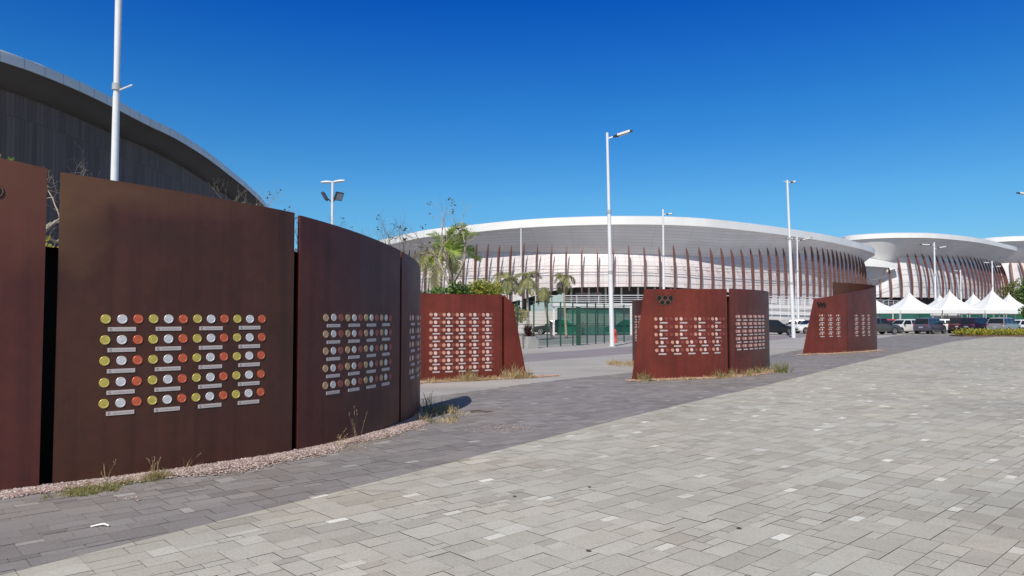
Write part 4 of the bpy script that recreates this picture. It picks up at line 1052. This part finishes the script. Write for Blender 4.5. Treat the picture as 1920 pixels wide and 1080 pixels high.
bare_tree('bare_tree', gx(425, 16), 4.7, 'small leafless tree whose twigs rise above the brown medal panel, before the dark hall', 11, .045, 6, 20, 'bark_pale', spread=.8, up=.04, trunk=2.5, limbs=5)
bare_tree('bare_tree', gx(548, 20), 5.0, 'leafless twiggy tree against the sky above the gap beside the dark red panel', 21, .045, 6, 34, 'bark', spread=.9, up=.0, trunk=2.9, limbs=6)
bare_tree('bare_tree', gx(728, 24), 4.75, 'thin upright twigs against the sky where the dark red panel slopes down', 31, .04, 6, 10, 'bark', spread=.6, up=.12, trunk=2.4, limbs=5)
bare_tree('bare_tree', gx(849, 27), 5.75, 'pale trunked tree with nearly bare crooked branches in front of the big green palm', 44, .085, 5, 26, 'bark_pale', spread=.8, up=.05, trunk=2.9, lsz=.13)

def crown_tree(name, g, h, rad, label, seed, n, mats, trunk_r=.12, group=None, squash=1.0, lsz=.22, base=None):
    r = random.Random(seed); root = empty(name, g, label, 'tree' if 'tree' in name else 'shrub', group); base = h - rad * 1.9 * squash if base is None else base
    mb = MB(); tips = []; ctr = g + Vector((0, 0, h - rad * squash))
    mb.tube([g, g + Vector((r.uniform(-.1, .1), 0, max(.15, base) * .6)), ctr - Vector((0, 0, rad * .3))], [trunk_r, trunk_r * .8, trunk_r * .5], 7)
    cl = []
    for _ in range(int(n / 45) + 4):
        d = rdir(r); q = ctr + Vector((d.x * rad, d.y * rad, d.z * rad * squash)) * r.uniform(.35, .92); cl.append((q, rad * r.uniform(.22, .42)))
        mb.tube([ctr - Vector((0, 0, rad * .3)), ctr.lerp(q, .5) + rdir(r) * .05, q], [trunk_r * .45, trunk_r * .25, .01], 4)
    mb.build('trunk', M['bark'], root)
    mb = MB()
    for _ in range(n):
        q, cr = r.choice(cl); d = rdir(r); p = q + d * cr * r.random() ** .45
        leaf(mb, p, (d + rdir(r) * .8).normalized(), rdir(r), lsz * r.uniform(.6, 1.3), lsz * .3, r.randrange(len(mats)))
    mb.build('crown', [M[k] for k in mats], root); return root
crown_tree('leafy_tree', gx(-8, 13.5), 4.75, .62, 'olive leafed tree top at the left border before the dark hall', 2, 700, ['leaf_olive', 'leaf'], .06, lsz=.10)
crown_tree('leafy_shrub', gx(99, 11.8), 2.95, .55, 'yellow green shrub showing through the wide black gap between the first two panels', 5, 700, ['leaf_olive', 'leaf_yel'], .05, lsz=.10)
crown_tree('leafy_shrub', gx(812, 24.5), 2.52, .9, 'bright green hedge like shrub just above the left part of the eight-row panel', 6, 2600, ['leaf', 'leaf', 'leaf_dark'], .05, None, .45, .11)
crown_tree('leafy_shrub', gx(860, 25.5), 2.9, .55, 'dark green shrub at the foot of the pale bare tree', 16, 900, ['leaf', 'leaf_dark'], .05, None, .6, .12)
crown_tree('leafy_shrub', gx(907, 26.5), 2.98, .66, 'yellow green feathery shrub above the right part of the eight-row panel', 8, 2600, ['leaf_olive', 'leaf_olive', 'leaf_yel', 'leaf'], .05, None, .62, .10)
crown_tree('leafy_shrub', gx(965, 46), 2.5, .9, 'dry yellowish shrub behind the red end piece, at the foot of the slim palms', 9, 1200, ['leaf_olive', 'dry'], .06, None, .7, .13)
crown_tree('leafy_tree', gx(1946, 118), 8.6, 3.0, 'green tree at the right border beside the second arena', 12, 5200, ['leaf', 'leaf_dark', 'leaf'], .2, None, 1.0, .42)
crown_tree('leafy_tree', gx(1938, 60), 2.5, 1.0, 'small dark leafed tree at the right border before the rightmost tents', 13, 1300, ['leaf_dark', 'leaf'], .06, None, .5, .2)
crown_tree('leafy_tree', gx(1897, 145), 9.8, 2.0, 'olive tree before the dense red fins at the right end of the second arena', 14, 1500, ['leaf_olive', 'leaf_dark'], .2, None, 1.6, .36)

def palm(g, h, fl_, nf, label, seed, mat, droop=1.0, tr=.11, lean=(0, 0), group='palms behind the walls', erect=.35, lw=.022, lo=-.25, hi=1.3, den=34):
    r = random.Random(seed); root = empty('palm_tree', g, label, 'palm', group)
    top = g + Vector((lean[0], lean[1], h)); mb = MB()
    pts = [g + (top - g) * t + Vector((math.sin(t * 3.1) * lean[0] * .15, 0, 0)) for t in (0, .08, .3, .55, .8, 1)]
    mb.tube(pts, [tr * 1.5, tr * 1.1, tr, tr * .92, tr * .9, tr * .75], 10); mb.build('trunk', M['bark'] if mat == 'palm_leaf' else M['bark_pale'], root, True)
    mb = MB()
    for k in range(nf):
        a = 6.283 * k / nf + r.uniform(-.25, .25); el = r.uniform(lo, hi); L = fl_ * r.uniform(.75, 1.1)
        d = Vector((math.cos(a) * math.cos(el), math.sin(a) * math.cos(el), math.sin(el))); p = top.copy(); sp = [p.copy()]; n = 10
        for i in range(n):
            d = (d + Vector((0, 0, -.13 * droop * (1 + i * .18)))).normalized(); p = p + d * L / n; sp.append(p.copy())
        mb.tube(sp, [.022 * (1 - i / (n + 1)) + .004 for i in range(n + 1)], 4)
        for i in range(den):
            t = .12 + .88 * i / den; q = t * n; i0 = min(int(q), n - 1); p0 = sp[i0].lerp(sp[i0 + 1], q - i0); ax = (sp[i0 + 1] - sp[i0]).normalized()
            side = ax.cross(Vector((0, 0, 1))); side = side.normalized() if side.length > .01 else Vector((1, 0, 0)); upv = side.cross(ax)
            ll = fl_ * .34 * (math.sin(math.pi * min(1, t * .8 + .2)) + .15)
            for s_ in (-1, 1):
                dd = (side * s_ * .8 + ax * .65 + upv * r.uniform(-.25, .35) - Vector((0, 0, .25 * droop))).normalized()
                leaf(mb, p0, dd, upv, ll * r.uniform(.8, 1.1), lw)
    mb.build('crown', M[mat], root); return root
palm(gx(846, 36), 4.75, 2.0, 13, 'large bright green palm behind the pale bare tree', 1, 'palm_leaf', .75, .13, erect=.6, lw=.04, lo=.15, hi=1.35, den=40)
palm(gx(817, 34), 4.6, 2.1, 9, 'drooping brownish palm left of the bright green palm', 2, 'palm_dull', 1.6, .10, lw=.018, lo=-.1, hi=.9)
palm(gx(950, 46), 4.15, 1.5, 10, 'dull green palm just right of the feathery shrub', 3, 'palm_dull', 1.7, .09)
palm(gx(992, 52), 4.5, 1.75, 12, 'slim palm with fresh green heart and arching fronds, left of the leaning brown palm', 4, 'palm_dull', 1.5, .10, lean=(-.15, 0), hi=1.35)
palm(gx(1036, 56), 4.0, 1.5, 9, 'leaning palm with brown hanging fronds between the two upright slim palms', 5, 'palm_dull', 2.3, .09, lean=(-.7, 0), lo=-.4, hi=.5)
palm(gx(1062, 58), 4.75, 1.55, 11, 'slim palm with small green head nearest to the white lamp post', 6, 'palm_dull', 1.7, .09, lean=(-.2, 0), hi=1.4)

# flower bed
A0 = gx(1806, 63.5); bed = empty('flower_bed', A0 + Vector((7, .8, 0)), 'long low bed of bright yellow green plants along the car park at the right', 'flower bed')
mb = MB(); mb.box((A0.x - .1, A0.y - .15, 0), (A0.x + 16, A0.y + 1.9, .12)); mb.build('bed_kerb', M['soil'], bed)
mb = MB(); r = random.Random(5)
for k in range(420):
    p = Vector((A0.x + r.uniform(.05, 15.8), A0.y + r.uniform(0, 1.7), .1)); hh = r.uniform(.35, .68)
    for q in range(16):
        d = (rdir(r, .1, 1.0) + Vector((0, 0, .5))).normalized(); leaf(mb, p + Vector((r.uniform(-.1, .1), r.uniform(-.1, .1), r.uniform(0, hh * .6))), d, rdir(r), hh * r.uniform(.35, .7), .055, r.choice((0, 0, 0, 1, 2)))
o = mb.build('bed_plants', [M['leaf_yel'], M['leaf_olive'], M['leaf']], bed); o['kind'] = 'stuff'

# ------------------------------------------------------------------ gravel, grass, weeds, litter
def gravel_mat():
    m, nt, b = new_mat('pink gravel'); a = nd(nt, 'ShaderNodeAttribute', attribute_name='tone')
    nt.links.new(ramp(nt, a.outputs['Fac'], [(0, (.16, .115, .10)), (.35, (.31, .225, .205)), (.7, (.45, .345, .32)), (1, (.60, .52, .49))]), b.inputs['Base Color']); b.inputs['Roughness'].default_value = .85; return m
M['gravel'] = gravel_mat()
def stones(name, pts, mat, smin=.008, smax=.017):
    r = random.Random(len(pts)); V, Fc, T = [], [], []
    for (x, y, z) in pts:
        s = r.uniform(smin, smax); a = r.uniform(0, 6.28); o = len(V); ring = []
        for k in range(5): q = a + k * 1.2566; e = s * r.uniform(.75, 1.25); V.append((x + e * math.cos(q), y + e * math.sin(q), z + s * r.uniform(.0, .45)))
        V.append((x + r.uniform(-.3, .3) * s, y + r.uniform(-.3, .3) * s, z + s * r.uniform(.7, 1.1)))
        V.append((x, y, z - s * .5)); t = r.random()
        for k in range(5): Fc.append((o + k, o + (k + 1) % 5, o + 5)); Fc.append((o + (k + 1) % 5, o + k, o + 6)); T += [t, t]
    me = bpy.data.meshes.new(name); me.from_pydata(V, [], Fc); at_ = me.attributes.new('tone', 'FLOAT', 'FACE'); at_.data.foreach_set('value', np.array(T, np.float32)); me.materials.append(mat)
    o = bpy.data.objects.new(name, me); COL.objects.link(o); return o
r = random.Random(9); P = []
wid = lambda s: .30 + .10 * math.sin(s * 1.9) + .05 * math.sin(s * 5.3)
for _ in range(26000):
    s = r.uniform(.2, near.L - .3); u = abs(r.gauss(0, .5)); 
    if u > 1.25: continue
    e = u * wid(s) * (1.0 if s < sE else .7); p = near.pt(s, e - .02); P.append((p.x, p.y, .03 * max(0, 1 - u) + r.uniform(0, .012)))
o = stones('gravel', P, M['gravel']); tag(o, 'pinkish gravel strip along the foot of the near curved wall', 'gravel', None, 'stuff')
mb = MB(); ss = np.linspace(.1, near.L - .2, 120); mb.grid([[near.pt(s, -.03, .03) for s in ss], [near.pt(s, .14, .024) for s in ss], [near.pt(s, wid(s) * .8, .003) for s in ss]][::-1]); o = mb.build('gravel_bed', plain('gravel bed', (.40, .27, .24), .95, 0, .35, 40)); structure(o)
P = []
for pth, lo, hi in ((w3, 0, w3.L), (w4, .1, w4.L * .75), (w5, .1, w5.L * .65)):
    for _ in range(2600): s = r.uniform(lo, hi); p = pth.pt(s, abs(r.gauss(0, .13))); P.append((p.x, p.y, r.uniform(0, .02)))
M['gravel_red'] = plain('red gravel', (.44, .29, .23), .9, 0, .3, 30)
o = stones('gravel', P, M['gravel_red'], .012, .035); tag(o, 'reddish gravel scattered at the foot of the far rust walls', 'gravel', None, 'stuff')

def blades(mb, p, h, n, spread, r, w_=.004, mi=0, lean=.35, seed=False):
    for _ in range(n):
        a = r.uniform(0, 6.28); q = p + Vector((math.cos(a), math.sin(a), 0)) * spread * r.random(); l = h * r.uniform(.45, 1.1)
        d = Vector((r.gauss(0, lean), r.gauss(0, lean), 1)).normalized(); b_ = rdir(r, -.1, .1) * w_
        m_ = q + d * l * .55; t = m_ + (d + Vector((r.gauss(0, lean), r.gauss(0, lean), -.25))).normalized() * l * .45
        mb.add([q - b_, q + b_, m_ + b_ * .8, m_ - b_ * .8, t], [(0, 1, 2, 3), (3, 2, 4)], mi)
        if seed and r.random() < .6:
            for k in range(6): leaf(mb, m_.lerp(t, .45 + .55 * k / 6), (d + rdir(r) * .7).normalized(), rdir(r), .024, .0035, mi)
r = random.Random(17); mb = MB()
for _ in range(420):
    s = near.s_px(r.triangular(85, 320, 165)) if _ % 6 == 0 else s + r.gauss(0, .03)
    e = r.triangular(.06, .55, .22) if s < near.s_px(215) else r.triangular(.03, .32, .14)
    p = near.pt(s, e, .0); blades(mb, p, r.uniform(.025, .075), 9, .05, r, .0028, r.choice((0, 0, 1)), .6)
for _ in range(60):
    s = near.s_px(r.uniform(272, 312)); p = near.pt(s, r.uniform(.08, .24), .0); blades(mb, p, r.uniform(.05, .12), 8, .04, r, .003, r.choice((0, 1)), .45)
o = mb.build('grass', [M['grass'], M['dry']]); tag(o, 'short green and yellow grass in the gravel below the brown medal panel', 'grass', None, 'stuff')
mb = MB()
for _ in range(160): s = near.s_px(r.uniform(395, 745)); p = near.pt(s, r.uniform(.03, .4), 0); blades(mb, p, r.uniform(.02, .07), 5, .04, r, .0025, 0, .8)
def tufts(pth, lo, hi, n, h, nb, sp, m=(0,), e0=.03, e1=.35, w_=.006):
    for _ in range(n): q = r.uniform(lo, hi); p = pth.pt(q, r.uniform(e0, e1)); blades(mb, p, h * r.uniform(.5, 1.2), nb, sp, r, w_, r.choice(m), .5)
tufts(near, near.L * .8, near.L, 40, .16, 12, .1, (0, 0, 1), .1, .7)
tufts(w3, w3.s_px(790), w3.s_px(990), 120, .16, 12, .12)
tufts(w3, w3.s_px(945), w3.s_px(985), 26, .5, 12, .12)
tufts(w3, w3.s_px(850), w3.s_px(895), 14, .42, 12, .1, (0, 0, 1))
tufts(w4, w4.s_px(1187), w4.s_px(1212), 16, .32, 12, .1, (0, 0, 1), -.1)
tufts(w4, w4.s_px(1215), w4.s_px(1370), 70, .12, 9, .12)
tufts(w4, w4.s_px(1320), w4.s_px(1432, 0, w4.L * .7), 70, .30, 8, .12, (0, 0, 1), .05, .3)
tufts(w5, 0, w5.L * .6, 60, .14, 9, .2)
p = gp(1168, 684)
for _ in range(50): blades(mb, p + Vector((r.uniform(-.5, .5), r.uniform(-.8, 1.2), 0)), r.uniform(.08, .3), 12, .15, r, .006, 0, .5)
o = mb.build('dry_grass', [M['dry'], M['grass']]); tag(o, 'dry straw coloured grass tufts along the feet of all the rust walls', 'grass', None, 'stuff')
def weed(g, h, n, label, m, seed, spread=.08, lean=.25, seedh=True, w_=.0028, grp='weeds at the foot of the rust walls'):
    rq = random.Random(seed); mb = MB(); blades(mb, g, h, n, spread, rq, w_, 0, lean, seedh); o = mb.build('weed', M[m], None, False, g); tag(o, label, 'weed', grp)
weed(near.pt(near.s_px(655), .14), .46, 7, 'tall dry weed standing before the foot of the dark red panel', 'dry', 3, .05, .16)
weed(near.pt(near.s_px(622), .12), .26, 16, 'low straggling dry weed left of the tall one before the dark red panel', 'dry', 4, .14, .7)
weed(near.pt(near.s_px(345), .10), .26, 6, 'bent dry stalk with drooping head before the brown panel, rightmost there', 'dry', 5, .04, .5)
weed(near.pt(near.s_px(285), .10), .22, 9, 'upright dry stalks in the green tuft below the plaques of the brown panel', 'dry', 6, .05, .2)
weed(near.pt(near.s_px(201), .08), .28, 5, 'thin dry stalk before the brown panel, leftmost there', 'dry', 7, .03, .3)
weed(gp(800, 768), .32, 30, 'dark grey green weed at the rounded end of the near wall beside its shadow', 'leaf_dark', 8, .14, .25, w_=.005)
weed(gp(832, 768), .25, 12, 'pale grass clump in front of the wall end shadow', 'grass', 9, .12, .4)
weed(w4.pt(w4.s_px(1436, 0, w4.L * .7), .35), .42, 70, 'bushy yellow green weed at the right end of the purplish rust panel', 'grass', 10, .4, .4, False, .012)

# small loose things on the paving
r = random.Random(4)
mb = MB(); tips = []; g = gp(900, 773)
mb.tube([g + Vector((-.16, 0, .012)), g + Vector((-.03, .02, .03)), g + Vector((.1, -.03, .012)), g + Vector((.22, -.02, .02))], [.008, .011, .009, .004], 5)
mb.tube([g + Vector((-.03, .02, .03)), g + Vector((-.12, .12, .02)), g + Vector((-.2, .16, .012))], [.007, .005, .003], 4); mb.tube([g + Vector((.1, -.03, .012)), g + Vector((.13, -.14, .025))], [.006, .003], 4)
for _ in range(10): leaf(mb, g + Vector((r.uniform(-.2, .22), r.uniform(-.1, .1), .015)), rdir(r, 0, .3), Vector((0, 0, 1)), .05, .014)
o = mb.build('fallen_twig', M['twig'], None, False, g); tag(o, 'dark fallen twig on the dark paving right of the wall end shadow', 'twig')
g = gp(189, 988); mb = MB(); pts = [(-.075, 0, .002), (-.02, .02, .012), (.02, .012, .02), (.06, .01, .006)]
mb.grid([[g + Vector(p) + Vector((0, -.014, 0)) for p in pts], [g + Vector(p) + Vector((0, .0, .008)) for p in pts], [g + Vector(p) + Vector((0, .014, 0)) for p in pts]])
o = mb.build('paper_scrap', M['litter'], None, False, g); tag(o, 'crumpled white paper scrap on the dark paving at lower left', 'litter')
for (x, y, lab) in ((1110, 914, 'dry leaf lying on light paving near the middle of the bottom edge'), (1392, 993, 'dark dry leaf on light paving below the tents, nearest the right bottom corner'), (969, 931, 'small dry leaf on light paving, middle of the three nearest the dark band'), (1110, 1035, 'dry leaf at the bottom edge of the light paving, centre right')):
    g = gp(x, y); mb = MB(); a = r.uniform(0, 6)
    for k in (0, 1): leaf(mb, g + Vector((0, 0, .006)), Vector((math.cos(a + k * .4), math.sin(a + k * .4), .12)), Vector((0, 0, 1)), .05, .013)
    o = mb.build('fallen_leaf', M['twig'], None, False, g); tag(o, lab, 'leaf', 'leaves on the paving')
P = []
for (x0, x1, y0, y1, n) in ((905, 1005, 795, 810, 170), (860, 1000, 790, 812, 120), (640, 700, 828, 850, 100), (205, 280, 930, 942, 40)):
    for _ in range(n): p = gp(r.triangular(x0, x1), r.triangular(y0, y1)); P.append((p.x, p.y, .002))
o = stones('gravel', P, M['gravel'], .004, .011); tag(o, 'stray pale gravel scattered over the dark paving', 'gravel', None, 'stuff')
